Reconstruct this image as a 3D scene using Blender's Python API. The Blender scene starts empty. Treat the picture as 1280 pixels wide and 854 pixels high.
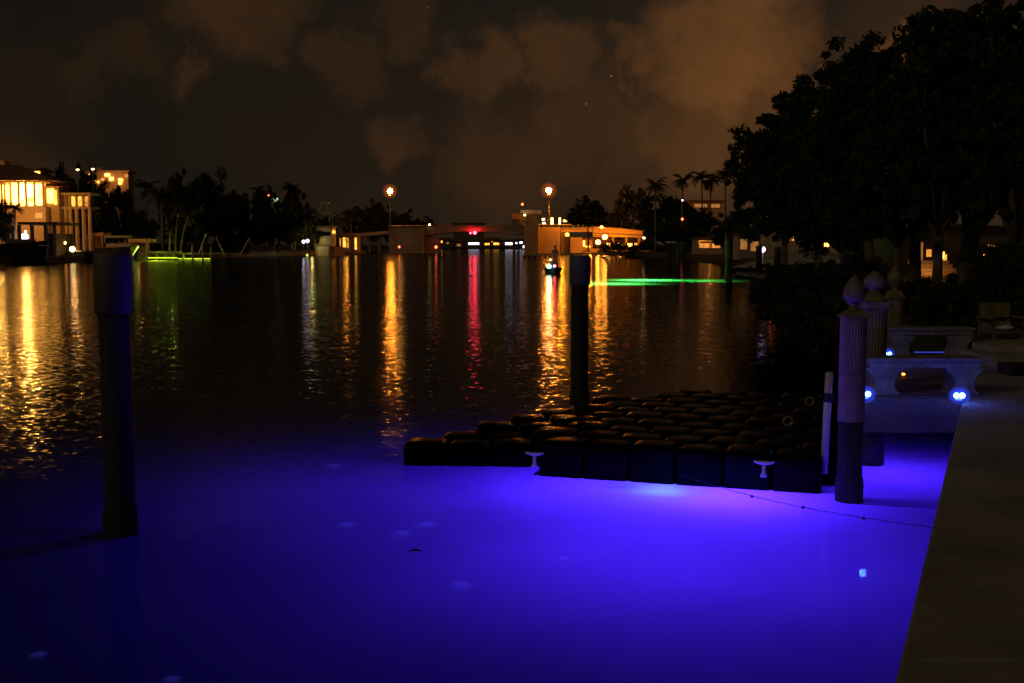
import bpy, bmesh, math, random
import numpy as np
from mathutils import Vector, Matrix

S = bpy.context.scene
COL = S.collection
R = math.radians
# ------------------------------------------------------------------ camera
CH = 2.4                     # camera height above the water
F = 1400.0                   # focal length in pixels of a 1280-wide picture
TH = math.atan(122 / F)
cam_d = bpy.data.cameras.new('camera')
cam_d.sensor_width = 36
cam_d.lens = 36 * F / 1280
cam_d.clip_start = 0.1
cam_d.clip_end = 6000
cam = bpy.data.objects.new('camera', cam_d)
COL.objects.link(cam)
cam.location = (0, 0, CH)
cam.rotation_euler = (math.pi / 2 - TH, 0, 0)
S.camera = cam

# ------------------------------------------------------------------ render
S.view_settings.view_transform = 'Standard'
S.view_settings.look = 'None'
S.view_settings.exposure = 0
S.view_settings.gamma = 1
S.render.engine = 'CYCLES'
S.cycles.use_denoising = True
S.cycles.max_bounces = 6
S.cycles.transparent_max_bounces = 12
S.cycles.sample_clamp_indirect = 6
S.cycles.use_light_tree = True


def ray(px, py):
    a = 427 - py
    return Vector((px - 640, F * math.cos(TH) + a * math.sin(TH), -F * math.sin(TH) + a * math.cos(TH)))


def G(px, py, z=0.0):
    """point of the height z seen along a line of sight"""
    d = ray(px, py)
    t = (z - CH) / d.z
    return Vector((d.x * t, d.y * t, z))


def V(px, py, Y):
    """point at distance Y seen along a line of sight"""
    d = ray(px, py)
    t = Y / d.y
    return Vector((d.x * t, Y, CH + d.z * t))


# ------------------------------------------------------------------ night sky
W = bpy.data.worlds.new('World')
S.world = W
W.use_nodes = True
nt = W.node_tree
for n in list(nt.nodes):
    nt.nodes.remove(n)


class NT:
    def __init__(s, nt):
        s.nt = nt

    def n(s, t, **k):
        o = s.nt.nodes.new(t)
        for a, b in k.items():
            setattr(o, a, b)
        return o

    def l(s, a, b):
        s.nt.links.new(a, b)

    def val(s, x, sock):
        if hasattr(x, 'links') or hasattr(x, 'is_linked'):
            s.l(x, sock)
        else:
            sock.default_value = x

    def math(s, op, a, b=0.0, c=None, clamp=False):
        o = s.n('ShaderNodeMath', operation=op, use_clamp=clamp)
        s.val(a, o.inputs[0])
        s.val(b, o.inputs[1])
        if c is not None:
            s.val(c, o.inputs[2])
        return o.outputs[0]

    def vmath(s, op, a, b=None):
        o = s.n('ShaderNodeVectorMath', operation=op)
        s.val(a, o.inputs[0])
        if b is not None:
            if op == 'SCALE':
                s.val(b, o.inputs[3])
            else:
                s.val(b, o.inputs[1])
        return o.outputs['Value'] if op in ('DISTANCE', 'LENGTH', 'DOT_PRODUCT') else o.outputs[0]

    def noise(s, vec, scale, detail=2.0, rough=0.5, out='Fac', dist=0.0):
        o = s.n('ShaderNodeTexNoise')
        s.l(vec, o.inputs['Vector'])
        o.inputs['Scale'].default_value = scale
        o.inputs['Detail'].default_value = detail
        o.inputs['Roughness'].default_value = rough
        o.inputs['Distortion'].default_value = dist
        return o.outputs[out]

    def remap(s, v, a, b, c, d, smooth=False):
        o = s.n('ShaderNodeMapRange')
        if smooth:
            o.interpolation_type = 'SMOOTHSTEP'
        s.val(v, o.inputs[0])
        for i, x in enumerate((a, b, c, d)):
            s.val(x, o.inputs[i + 1])
        return o.outputs[0]

    def mix(s, f, a, b, typ='MIX'):
        o = s.n('ShaderNodeMix', data_type='RGBA', blend_type=typ)
        s.val(f, o.inputs[0])
        for x, k in ((a, 6), (b, 7)):
            if isinstance(x, tuple):
                o.inputs[k].default_value = (*x, 1)
            else:
                s.l(x, o.inputs[k])
        return o.outputs[2]


w = NT(nt)
tc = w.n('ShaderNodeTexCoord')
dirv = tc.outputs['Generated']
wob = w.vmath('SUBTRACT', w.noise(dirv, 8, 6, 0.62, 'Color'), (0.5, 0.5, 0.5))
wob2 = w.vmath('SUBTRACT', w.noise(dirv, 22, 4, 0.6, 'Color'), (0.5, 0.5, 0.5))
dw = w.vmath('ADD', w.vmath('ADD', dirv, w.vmath('SCALE', wob, 0.12)), w.vmath('SCALE', wob2, 0.085))
fine = w.noise(dirv, 13, 6, 0.62)
cloud = None
# (px, py, radius px, amount): the night clouds, as directions in the sky
for (px, py, rp, am) in [(915, 65, 120, .70), (975, 85, 70, .55), (880, 20, 80, .35), (1098, 62, 42, .50),
                         (600, 85, 55, .25), (680, 76, 45, .22), (785, 62, 38, .30), (722, 150, 90, .16), (810, 190, 100, .17),
                         (222, 105, 40, .20), (130, 62, 50, .09), (450, 75, 55, .10), (490, 188, 45, .15), (360, 80, 30, .14),
                         (300, -10, 100, .17), (40, 215, 80, .10), (900, 170, 120, .42), (1130, 10, 90, .12), (620, 205, 90, .13),
                         (520, 5, 50, .12), (60, 120, 90, .04)]:
    d = ray(px, py).normalized()
    dist = w.vmath('DISTANCE', dw, tuple(d))
    f = w.remap(dist, rp / F * 1.2, rp / F * 0.45, 0.0, am, True)
    cloud = f if cloud is None else w.math('MAXIMUM', cloud, f)
cloud = w.math('MULTIPLY', cloud, w.remap(fine, 0.3, 0.7, 0.55, 1.25))
broad = w.remap(w.noise(dirv, 3.0, 4, 0.6), 0.4, 0.75, 0.0, 0.08)
sepx = w.n('ShaderNodeSeparateXYZ')
w.l(dirv, sepx.inputs[0])
az = w.remap(sepx.outputs[0], -0.45, 0.28, 0.0, 1.0, True)
el = w.remap(sepx.outputs[2], 0.0, 0.22, 1.0, 0.0)
base = w.mix(az, (0.0092, 0.0075, 0.0052), (0.0155, 0.0118, 0.0082))
base = w.mix(w.math('MULTIPLY', el, w.math('MULTIPLY', az, 0.42)), base, (0.058, 0.024, 0.008))
skyc = w.mix(w.math('ADD', cloud, w.math('MULTIPLY', broad, az), clamp=True), base, (0.165, 0.064, 0.018))
star = None
for (px, py, rp) in [(764, 95, 0.75), (733, 130, 0.55), (535, 9, .4)]:
    d = ray(px, py).normalized()
    f = w.math('LESS_THAN', w.vmath('DISTANCE', dirv, tuple(d)), rp / F)
    star = f if star is None else w.math('ADD', star, f)
skyc = w.mix(w.math('MULTIPLY', star, 0.7, clamp=True), skyc, (0.55, 0.50, 0.42))
bg = w.n('ShaderNodeBackground')
w.l(skyc, bg.inputs[0])
bg.inputs[1].default_value = 0.86
wo = w.n('ShaderNodeOutputWorld')
w.l(bg.outputs[0], wo.inputs[0])

# moonlight / town glow from the left behind the camera
sun_d = bpy.data.lights.new('moon', 'SUN')
sun_d.energy = 0.16
sun_d.angle = R(12)
sun_d.color = (1.0, 0.78, 0.48)
sun = bpy.data.objects.new('moon', sun_d)
COL.objects.link(sun)
sun.rotation_euler = Vector((0.75, 0.62, -0.42)).to_track_quat('-Z', 'Y').to_euler()


# ------------------------------------------------------------------ materials
def mat(name, col, rough=0.7, var=0.25, scale=6.0, metal=0.0, bump=0.0, spec=0.5, two=None, stretch=None, coat=0.0):
    m = bpy.data.materials.new(name)
    m.use_nodes = True
    k = NT(m.node_tree)
    b = m.node_tree.nodes['Principled BSDF']
    co = k.n('ShaderNodeTexCoord').outputs['Object']
    if stretch:
        co = k.vmath('MULTIPLY', co, stretch)
    nz = k.noise(co, scale, 5, 0.6)
    f = k.remap(nz, 0.3, 0.7, 0, 1)
    dark = two if two else tuple(c * (1 - var) for c in col)
    lite = tuple(min(1, c * (1 + var * 0.6)) for c in col)
    k.l(k.mix(f, dark, lite), b.inputs['Base Color'])
    b.inputs['Roughness'].default_value = rough
    b.inputs['Metallic'].default_value = metal
    b.inputs['Specular IOR Level'].default_value = spec
    b.inputs['Coat Weight'].default_value = coat
    if bump:
        bn = k.n('ShaderNodeBump')
        bn.inputs['Strength'].default_value = bump
        bn.inputs['Distance'].default_value = 0.02
        k.l(k.noise(co, scale * 4, 4, 0.6), bn.inputs['Height'])
        k.l(bn.outputs[0], b.inputs['Normal'])
    return m


def emat(name, col, strength, base=(0.5, 0.5, 0.5), var=0.0, scale=1.0):
    m = bpy.data.materials.new(name)
    m.use_nodes = True
    k = NT(m.node_tree)
    b = m.node_tree.nodes['Principled BSDF']
    b.inputs['Base Color'].default_value = (*base, 1)
    b.inputs['Emission Color'].default_value = (*col, 1)
    b.inputs['Emission Strength'].default_value = strength
    if var:
        co = k.n('ShaderNodeTexCoord').outputs['Object']
        nz = k.noise(co, scale, 3, 0.6)
        k.l(k.remap(nz, 0.35, 0.65, strength * (1 - var), strength * (1 + var)), b.inputs['Emission Strength'])
    return m


M = {}
M['concrete'] = mat('concrete', (0.36, 0.33, 0.26), 0.9, 0.35, 1.1, bump=0.9, two=(0.19, 0.17, 0.13))
M['concrete_dark'] = mat('bridge_concrete', (0.24, 0.22, 0.19), 0.85, 0.3, 0.35)
M['cast_stone'] = mat('cast_stone', (0.26, 0.23, 0.19), 0.9, 0.5, 9, bump=0.9)
M['vinyl'] = mat('vinyl_sleeve', (0.22, 0.175, 0.075), 0.55, 0.45, 7, bump=0.3)
M['pale_wood'] = mat('pale_painted_wood', (0.38, 0.34, 0.28), 0.6, 0.3, 4)
M['barnacle'] = mat('barnacle', (0.04, 0.038, 0.03), 0.95, 0.6, 25, bump=0.8)
M['sleeve'] = mat('piling_sleeve', (0.12, 0.10, 0.065), 0.6, 0.45, 5, stretch=(1, 1, .3))
M['sleeve_grey'] = mat('grey_sleeve', (0.14, 0.14, 0.16), 0.55, 0.3, 5, stretch=(1, 1, .3))
M['piling'] = mat('dark_timber', (0.030, 0.027, 0.022), 0.8, 0.5, 9, bump=0.6, stretch=(1, 1, .15))
M['timber'] = mat('weathered_timber', (0.16, 0.12, 0.09), 0.8, 0.4, 6, bump=0.5, stretch=(.4, 3, 1))
M['pvc'] = mat('white_pvc', (0.70, 0.60, 0.52), 0.4, 0.1, 5)
M['black_plastic'] = mat('black_plastic', (0.003, 0.0028, 0.0026), 0.25, 0.4, 7, bump=0.2, spec=0.03)
M['black'] = mat('black_rubber', (0.010, 0.010, 0.010), 0.7, 0.3, 5)
M['nylon'] = mat('white_nylon', (0.75, 0.72, 0.72), 0.45, 0.1, 8)
M['brass'] = mat('tarnished_brass', (0.35, 0.24, 0.09), 0.45, 0.4, 20, metal=0.3)
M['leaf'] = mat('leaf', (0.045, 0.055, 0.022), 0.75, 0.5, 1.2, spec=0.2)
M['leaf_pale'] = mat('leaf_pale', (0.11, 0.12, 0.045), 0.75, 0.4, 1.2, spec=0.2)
M['bark'] = mat('bark', (0.12, 0.09, 0.065), 0.9, 0.4, 5, bump=0.6)
M['bark_pale'] = mat('palm_bark', (0.25, 0.20, 0.15), 0.9, 0.3, 3, stretch=(1, 1, 4))
M['soil'] = mat('lawn', (0.04, 0.05, 0.02), 0.95, 0.4, 1.5)
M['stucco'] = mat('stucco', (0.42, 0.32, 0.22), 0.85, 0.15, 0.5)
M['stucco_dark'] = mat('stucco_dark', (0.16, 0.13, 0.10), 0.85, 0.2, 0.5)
M['roof'] = mat('roof_tile', (0.17, 0.085, 0.05), 0.8, 0.3, 1.5)
M['gel'] = mat('boat_gelcoat', (0.55, 0.50, 0.40), 0.3, 0.1, 1)
M['hull_dark'] = mat('dark_hull', (0.020, 0.020, 0.024), 0.3, 0.2, 1)
M['canvas'] = mat('boat_canvas', (0.34, 0.30, 0.23), 0.8, 0.2, 1.2)
M['steel'] = mat('galvanised_pole', (0.25, 0.23, 0.21), 0.5, 0.2, 1, metal=0.4)
M['glass_dark'] = mat('dark_glass', (0.01, 0.01, 0.012), 0.1, 0.1, 1)
M['cloth'] = mat('dark_cloth', (0.10, 0.035, 0.03), 0.9, 0.3, 5)
M['skin'] = mat('skin', (0.45, 0.27, 0.18), 0.6, 0.1, 5)
M['mud'] = mat('canal_mud', (0.05, 0.048, 0.04), 0.95, 0.4, 0.7)
SOD = (1.0, 0.26, 0.022)
M['sodium'] = emat('sodium_lamp', SOD, 460)
M['sodium_big'] = emat('sodium_flood', (1.0, 0.30, 0.025), 80)
M['sodium_dim'] = emat('sodium_small', (1.0, 0.36, 0.09), 14)
M['window'] = emat('lit_window', (1.0, 0.42, 0.05), 2.2, var=0.6, scale=0.5)
M['window_hot'] = emat('bright_window', (1.0, 0.43, 0.06), 6.5, var=0.5, scale=0.6)
M['window_or'] = emat('orange_window', (1.0, 0.33, 0.04), 0.8, var=0.6, scale=0.6)
M['window_dim'] = emat('dim_window', (1.0, 0.36, 0.07), 0.28, var=0.6, scale=0.5)
M['violet'] = emat('violet_white_lamp', (0.95, 0.68, 0.90), 3.2)
M['white_l'] = emat('white_lamp', (1.0, 0.62, 0.22), 8)
M['cool_l'] = emat('cool_lamp', (0.85, 0.75, 1.0), 3)
M['red_l'] = emat('red_lamp', (1.0, 0.008, 0.02), 85)
M['red_s'] = emat('small_red_lamp', (1.0, 0.10, 0.03), 8)
M['amber_l'] = emat('amber_lamp', (1.0, 0.22, 0.03), 6)
M['cyan_l'] = emat('cyan_lamp', (0.1, 1.0, 0.75), 40)
M['yg_l'] = emat('yellow_green_glow', (0.75, 1.0, 0.10), 1.4)
M['yg_line_glow'] = emat('yellow_green_line_glow', (0.70, 0.95, 0.03), 1.6)  # emission painted for the bright line on the water
M['led'] = emat('blue_led', (0.07, 0.22, 1.0), 26)
M['led_strip'] = emat('blue_led_strip', (0.06, 0.10, 1.0), 0.5)
M['lens_dim'] = emat('blue_lens', (0.06, 0.04, 1.0), 0.3)
M['cyan_lens'] = emat('cyan_lens', (0.02, 0.35, 1.0), 3.0)


def halo_mat(name, col, strength, clear):
    """mostly clear shell with a faint emission that paints the halo around a lamp"""
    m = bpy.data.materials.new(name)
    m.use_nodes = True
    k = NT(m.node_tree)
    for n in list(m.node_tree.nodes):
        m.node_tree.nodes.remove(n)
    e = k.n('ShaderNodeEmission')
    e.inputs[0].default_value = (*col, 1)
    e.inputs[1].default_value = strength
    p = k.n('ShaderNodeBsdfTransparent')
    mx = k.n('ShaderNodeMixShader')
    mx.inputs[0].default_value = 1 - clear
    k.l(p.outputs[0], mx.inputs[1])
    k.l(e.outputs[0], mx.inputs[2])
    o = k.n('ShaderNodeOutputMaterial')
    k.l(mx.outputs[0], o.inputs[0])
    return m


M['halo_or'] = halo_mat('orange_halo', (1.0, 0.17, 0.02), 0.62, 0.945)  # orange halo painted as emission around the bulbs
M['halo_blue'] = halo_mat('blue_halo', (0.03, 0.06, 1.0), 1.5, 0.87)
def trans_mat(name, col, mixf):
    m = bpy.data.materials.new(name)
    m.use_nodes = True
    k = NT(m.node_tree)
    for n in list(m.node_tree.nodes):
        m.node_tree.nodes.remove(n)
    t = k.n('ShaderNodeBsdfTranslucent')
    t.inputs[0].default_value = (*col, 1)
    p = k.n('ShaderNodeBsdfTransparent')
    mx = k.n('ShaderNodeMixShader')
    mx.inputs[0].default_value = mixf
    k.l(p.outputs[0], mx.inputs[1])
    k.l(t.outputs[0], mx.inputs[2])
    o = k.n('ShaderNodeOutputMaterial')
    k.l(mx.outputs[0], o.inputs[0])
    return m


M['jelly'] = trans_mat('jellyfish', (0.95, 0.95, 1.0), 0.45)
_k = NT(M['jelly'].node_tree)                      # faint blue emission painted for lamp light scattered in the bells
_o = [n for n in M['jelly'].node_tree.nodes if n.type == 'OUTPUT_MATERIAL'][0]
_a = _k.n('ShaderNodeAddShader')
_e = _k.n('ShaderNodeEmission')
_e.inputs[0].default_value = (0.10, 0.09, 1.0, 1)
_g = _k.n('ShaderNodeTexCoord').outputs['Generated']
_d = _k.vmath('DISTANCE', _k.vmath('MULTIPLY', _g, (1, 1, 0)), (0.5, 0.5, 0.0))
_f = _k.math('MULTIPLY', _k.remap(_d, 0.5, 0.12, 0.0, 1.0, True), _k.remap(_k.noise(_g, 4, 4, .6), .3, .7, .5, 1.1))
_k.l(_k.math('MULTIPLY', _f, 0.085), _e.inputs[1])
_m = [n for n in M['jelly'].node_tree.nodes if n.type == 'MIX_SHADER'][0]
_k.l(_k.math('MULTIPLY', _f, 0.45), _m.inputs[0])
_k.l(_o.inputs[0].links[0].from_socket, _a.inputs[0])
_k.l(_e.outputs[0], _a.inputs[1])
_k.l(_a.outputs[0], _o.inputs[0])


# ------------------------------------------------------------------ mesh helpers
class MB:
    def __init__(s):
        s.v = []
        s.f = []

    def add(s, vs, fs):
        o = len(s.v)
        s.v += [tuple(x) for x in vs]
        s.f += [tuple(i + o for i in f) for f in fs]
        return s

    def box(s, x0, x1, y0, y1, z0, z1):
        vs = [(x, y, z) for z in (z0, z1) for y in (y0, y1) for x in (x0, x1)]
        return s.add(vs, [(0, 2, 3, 1), (4, 5, 7, 6), (0, 1, 5, 4), (1, 3, 7, 5), (3, 2, 6, 7), (2, 0, 4, 6)])

    def pbox(s, px0, py0, px1, py1, Y, dep):
        """a real box at distance Y and of depth dep whose front fills that region of the view"""
        a = V(px0, py1, Y)
        b = V(px1, py0, Y)
        return s.box(a.x, b.x, Y, Y + dep, a.z, b.z)

    def tube(s, p0, p1, r0, r1=None, n=10, cap=True):
        r1 = r0 if r1 is None else r1
        p0, p1 = Vector(p0), Vector(p1)
        d = (p1 - p0).normalized()
        a = d.orthogonal().normalized()
        b = d.cross(a)
        vs = []
        for p, r in ((p0, r0), (p1, r1)):
            for i in range(n):
                t = 2 * math.pi * i / n
                vs.append(p + (a * math.cos(t) + b * math.sin(t)) * r)
        fs = [(i, (i + 1) % n, n + (i + 1) % n, n + i) for i in range(n)]
        if cap:
            fs += [tuple(range(n))[::-1], tuple(range(n, 2 * n))]
        return s.add(vs, fs)

    def path(s, pts, rad, n=8):
        pts = [Vector(p) for p in pts]
        if not isinstance(rad, (list, tuple)):
            rad = [rad] * len(pts)
        vs = []
        a = None
        for i, p in enumerate(pts):
            d = (pts[min(i + 1, len(pts) - 1)] - pts[max(i - 1, 0)]).normalized()
            a = d.orthogonal().normalized() if a is None else (a - d * a.dot(d)).normalized()
            b = d.cross(a)
            for k in range(n):
                t = 2 * math.pi * k / n
                vs.append(p + (a * math.cos(t) + b * math.sin(t)) * rad[i])
        fs = []
        for i in range(len(pts) - 1):
            for k in range(n):
                fs.append((i * n + k, i * n + (k + 1) % n, (i + 1) * n + (k + 1) % n, (i + 1) * n + k))
        fs += [tuple(range(n))[::-1], tuple(range((len(pts) - 1) * n, len(pts) * n))]
        return s.add(vs, fs)

    def lathe(s, cx, cy, prof, n=24, flute=0.0, square=False):
        """prof: list of (r, z)"""
        vs = []
        for (r, z) in prof:
            for i in range(n):
                t = 2 * math.pi * (i + 0.5) / n
                rr = r
                if square:
                    rr = r / max(abs(math.cos(t)), abs(math.sin(t)))
                if flute and i % 2:
                    rr *= 1 - flute
                vs.append((cx + rr * math.cos(t), cy + rr * math.sin(t), z))
        fs = []
        for j in range(len(prof) - 1):
            for i in range(n):
                fs.append((j * n + i, j * n + (i + 1) % n, (j + 1) * n + (i + 1) % n, (j + 1) * n + i))
        fs += [tuple(range(n))[::-1], tuple(range((len(prof) - 1) * n, len(prof) * n))]
        return s.add(vs, fs)

    def prism_y(s, poly, y0, y1):
        """poly: list of (x, z), extruded along y"""
        n = len(poly)
        vs = [(x, y0, z) for x, z in poly] + [(x, y1, z) for x, z in poly]
        fs = [tuple(range(n)), tuple(range(n, 2 * n))[::-1]] + [(i, n + i, n + (i + 1) % n, (i + 1) % n) for i in range(n)]
        return s.add(vs, fs)

    def prism_z(s, poly, z0, z1):
        n = len(poly)
        vs = [(x, y, z0) for x, y in poly] + [(x, y, z1) for x, y in poly]
        fs = [tuple(range(n)), tuple(range(n, 2 * n))[::-1]] + [(i, n + i, n + (i + 1) % n, (i + 1) % n) for i in range(n)]
        return s.add(vs, fs)

    def ball(s, c, r, n=10, sz=1.0):
        c = Vector(c)
        m = n // 2 + 1
        prof = []
        vs = []
        for j in range(1, m):
            t = math.pi * j / m
            for i in range(n):
                u = 2 * math.pi * i / n
                vs.append(c + Vector((math.sin(t) * math.cos(u) * r, math.sin(t) * math.sin(u) * r, math.cos(t) * r * sz)))
        top = len(vs)
        vs += [c + Vector((0, 0, r * sz)), c - Vector((0, 0, r * sz))]
        fs = []
        for j in range(m - 2):
            for i in range(n):
                fs.append((j * n + i, (j + 1) * n + i, (j + 1) * n + (i + 1) % n, j * n + (i + 1) % n))
        for i in range(n):
            fs.append((top, i, (i + 1) % n))
            fs.append((top + 1, (m - 2) * n + (i + 1) % n, (m - 2) * n + i))
        return s.add(vs, fs)

    def hip_roof(s, x0, x1, y0, y1, z0, z1, inset):
        ym = (y0 + y1) / 2
        vs = [(x0, y0, z0), (x1, y0, z0), (x1, y1, z0), (x0, y1, z0), (x0 + inset, ym, z1), (x1 - inset, ym, z1)]
        return s.add(vs, [(3, 2, 1, 0), (0, 1, 5, 4), (2, 3, 4, 5), (1, 2, 5), (3, 0, 4)])

    def build(s, name, m, parent=None, smooth=False, bevel=0.0):
        """make ONE mesh object; coordinates are world ones, made local to the parent"""
        off = origin_of(parent)
        me = bpy.data.meshes.new(name)
        me.from_pydata([(v[0] - off.x, v[1] - off.y, v[2] - off.z) for v in s.v], [], s.f)
        if bevel or True:
            b = bmesh.new()
            b.from_mesh(me)
            bmesh.ops.recalc_face_normals(b, faces=b.faces)
            if bevel:
                bmesh.ops.bevel(b, geom=b.edges[:], offset=bevel, segments=2, affect='EDGES', profile=0.6, clamp_overlap=True)
            b.to_mesh(me)
            b.free()
        me.materials.append(M[m] if isinstance(m, str) else m)
        if smooth:
            for p in me.polygons:
                p.use_smooth = True
        o = bpy.data.objects.new(name, me)
        COL.objects.link(o)
        if parent:
            o.parent = parent
        return o


def origin_of(o):
    v = Vector((0, 0, 0))
    while o:
        v += o.location
        o = o.parent
    return v


def tag(o, label=None, cat=None, group=None, kind=None):
    if label:
        o['label'] = label
    if cat:
        o['category'] = cat
    if group:
        o['group'] = group
    if kind:
        o['kind'] = kind
    return o


def thing(name, loc, label, cat, group=None):
    o = bpy.data.objects.new(name, None)
    o.empty_display_size = 0.2
    COL.objects.link(o)
    o.location = loc
    return tag(o, label, cat, group)


def dup(src, loc, label, group=None):
    r = src.copy()
    COL.objects.link(r)
    r.location = loc
    r['label'] = label
    if group:
        r['group'] = group
    for ch in list(src.children):
        c = ch.copy()
        COL.objects.link(c)
        c.parent = r
        for g in list(ch.children):
            d = g.copy()
            COL.objects.link(d)
            d.parent = c
    return r


def light(name, loc, col, energy, radius=0.1, parent=None, spot=None, aim=None):
    d = bpy.data.lights.new(name, 'SPOT' if spot else 'POINT')
    d.color = col
    d.energy = energy
    d.shadow_soft_size = 0.0 if radius < 9 else radius
    if spot:
        d.spot_size = R(spot)
        d.spot_blend = 1.0
    o = bpy.data.objects.new(name, d)
    COL.objects.link(o)
    o.location = Vector(loc) - origin_of(parent)
    if parent:
        o.parent = parent
    if aim:
        o.rotation_euler = Vector(aim).to_track_quat('-Z', 'Y').to_euler()
    return o


def struct(o):
    o['kind'] = 'structure'
    return o


# ------------------------------------------------------------------ water
def water_mat():
    m = bpy.data.materials.new('canal_water')
    m.use_nodes = True
    k = NT(m.node_tree)
    for n in list(m.node_tree.nodes):
        m.node_tree.nodes.remove(n)
    pos = k.n('ShaderNodeNewGeometry').outputs['Position']
    sp = k.n('ShaderNodeSeparateXYZ')
    k.l(pos, sp.inputs[0])
    c5 = (0.5, 0.5, 0.5)
    a = k.vmath('SUBTRACT', k.noise(k.vmath('MULTIPLY', pos, (0.75, 1.0, 1)), 4.6, 1.5, 0.5, 'Color'), c5)
    b = k.vmath('SUBTRACT', k.noise(k.vmath('MULTIPLY', pos, (0.7, 1.0, 1)), 13.0, 1.5, 0.5, 'Color'), c5)
    # the wind ripples the open canal; the basin beside the wall lies calmer
    patch = k.remap(k.noise(pos, 0.05, 2, 0.5), 0.35, 0.65, 0.8, 1.15)
    calm = k.remap(sp.outputs[1], 7.5, 13.0, 0.06, 1.0, True)
    amp = k.math('MULTIPLY', calm, patch)
    v = k.vmath('ADD', k.vmath('SCALE', a, 0.08), k.vmath('SCALE', b, 0.26))
    v = k.vmath('MULTIPLY', k.vmath('SCALE', v, amp), (1.0, 1.0, 0.0))
    nrm = k.vmath('NORMALIZE', k.vmath('ADD', v, (0.0, 0.0, 1.0)))
    fr = k.n('ShaderNodeFresnel')
    fr.inputs[0].default_value = 1.33
    k.l(nrm, fr.inputs[1])
    gl = k.n('ShaderNodeBsdfGlossy')
    gl.inputs['Color'].default_value = (0.52, 0.52, 0.53, 1)
    k.val(k.remap(calm, 0.1, 1.0, 0.02, 0.085), gl.inputs['Roughness'])
    k.l(nrm, gl.inputs['Normal'])
    # turbid water: part of the light is scattered at the top layer, part goes through
    tl = k.n('ShaderNodeBsdfTranslucent')
    cl = k.noise(pos, 0.9, 4, 0.55)
    k.l(k.mix(k.remap(cl, 0.3, 0.7, 0, 1), (0.24, 0.25, 0.27), (0.29, 0.30, 0.32)), tl.inputs[0])
    tp = k.n('ShaderNodeBsdfTransparent')
    tp.inputs[0].default_value = (0.8, 0.85, 1.0, 1)
    mx = k.n('ShaderNodeMixShader')
    k.val(k.remap(sp.outputs[1], 16.0, 26.0, 0.94, 1.0), mx.inputs[0])
    k.l(tp.outputs[0], mx.inputs[1])
    k.l(tl.outputs[0], mx.inputs[2])
    mf = k.n('ShaderNodeMixShader')
    k.l(fr.outputs[0], mf.inputs[0])
    k.l(mx.outputs[0], mf.inputs[1])
    k.l(gl.outputs[0], mf.inputs[2])
    o = k.n('ShaderNodeOutputMaterial')
    k.l(mf.outputs[0], o.inputs[0])
    return m


M['water'] = water_mat()
wm = MB().add([(-2500, -60, 0), (2500, -60, 0), (2500, 4000, 0), (-2500, 4000, 0)], [(0, 1, 2, 3)])
struct(wm.build('canal_water', 'water'))
gm = MB().add([(-2600, -80, -3), (2600, -80, -3), (2600, 4100, -3), (-2600, 4100, -3)], [(0, 1, 2, 3)])
struct(gm.build('canal_bed', 'mud'))


# ------------------------------------------------------------------ land
def edge_x(t):                 # the face of the near seawall, t metres ahead
    return -0.318 + 0.4340 * t


WZ = 0.84
left_pts = [(-150, 338), (0, 331), (60, 329), (120, 327), (172, 325.2), (240, 323.6), (320, 320.6), (385, 319.2), (437, 318.3)]
Lp = [tuple(G(a, b)[:2]) for a, b in left_pts]
poly = Lp + [(-36, 300), (-120, 420), (-700, 700), (-900, 40)]
struct(MB().prism_z(poly, -2.9, 0.62).build('ground_left_shore', 'soil'))
# its seawall cap, following the shoreline
wl = MB()
for (a, b) in zip(Lp[:-1], Lp[1:]):
    a3, b3 = Vector((*a, 0)), Vector((*b, 0))
    d = (b3 - a3).normalized()
    n = Vector((d.y, -d.x, 0)) * 0.25
    q = [a3 + n, b3 + n, b3 - n * 4, a3 - n * 4]
    wl.prism_z([(p.x, p.y) for p in q], -1.0, 0.80)
tag(wl.build('seawall', 'concrete_dark'), 'low concrete seawall along the far left shore below the houses', 'seawall')

right_far = [(1000, 392), (975, 372), (960, 360), (948, 353)]
rp = [(edge_x(17.2) - 0.9, 19.5), (7.2, 24), (8.6, 30)] + [tuple(G(a, b)[:2]) for a, b in right_far] + \
     [(21, 78), (26, 100), tuple(G(900, 329)[:2]), tuple(G(865, 325.5)[:2]), tuple(G(800, 320.6)[:2]), tuple(G(757, 318.6)[:2]), (22, 300), (60, 420), (700, 700),
      (500, -20), (edge_x(-20) + 2.4, -20), (edge_x(17) + 2.4, 17), (edge_x(17) - 0.3, 17.2)]
struct(MB().prism_z(rp, -2.9, 0.80).build('ground_right_shore', 'soil'))

# near seawall: its cap is the broad pale walk in the right corner
sw = thing('seawall', (edge_x(6), 6, 0), 'broad concrete seawall with a worn flat cap beside the blue water', 'seawall')
ex = [(edge_x(-3), -3), (edge_x(17), 17), (edge_x(17) + 2.6, 17), (edge_x(-3) + 2.6, -3)]
cm = MB()
cuts = [-3, 1.2, 4.1, 6.9, 8.3, 9.35, 11.1, 14.0, 17]
for t0, t1 in zip(cuts[:-1], cuts[1:]):
    t1 -= 0.012
    cm.prism_z([(edge_x(t0), t0), (edge_x(t1), t1), (edge_x(t1) + 2.6, t1), (edge_x(t0) + 2.6, t0)], WZ - 0.22, WZ)
cap = cm.build('cap', 'concrete', sw, bevel=0.02)
fm = MB().prism_z([(edge_x(-3) + 0.06, -3), (edge_x(17) + 0.06, 17), (edge_x(17) + 2.5, 17), (edge_x(-3) + 2.5, -3)], -2.95, WZ - 0.224)
fm.build('wall_face', 'concrete_dark', sw)

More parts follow.
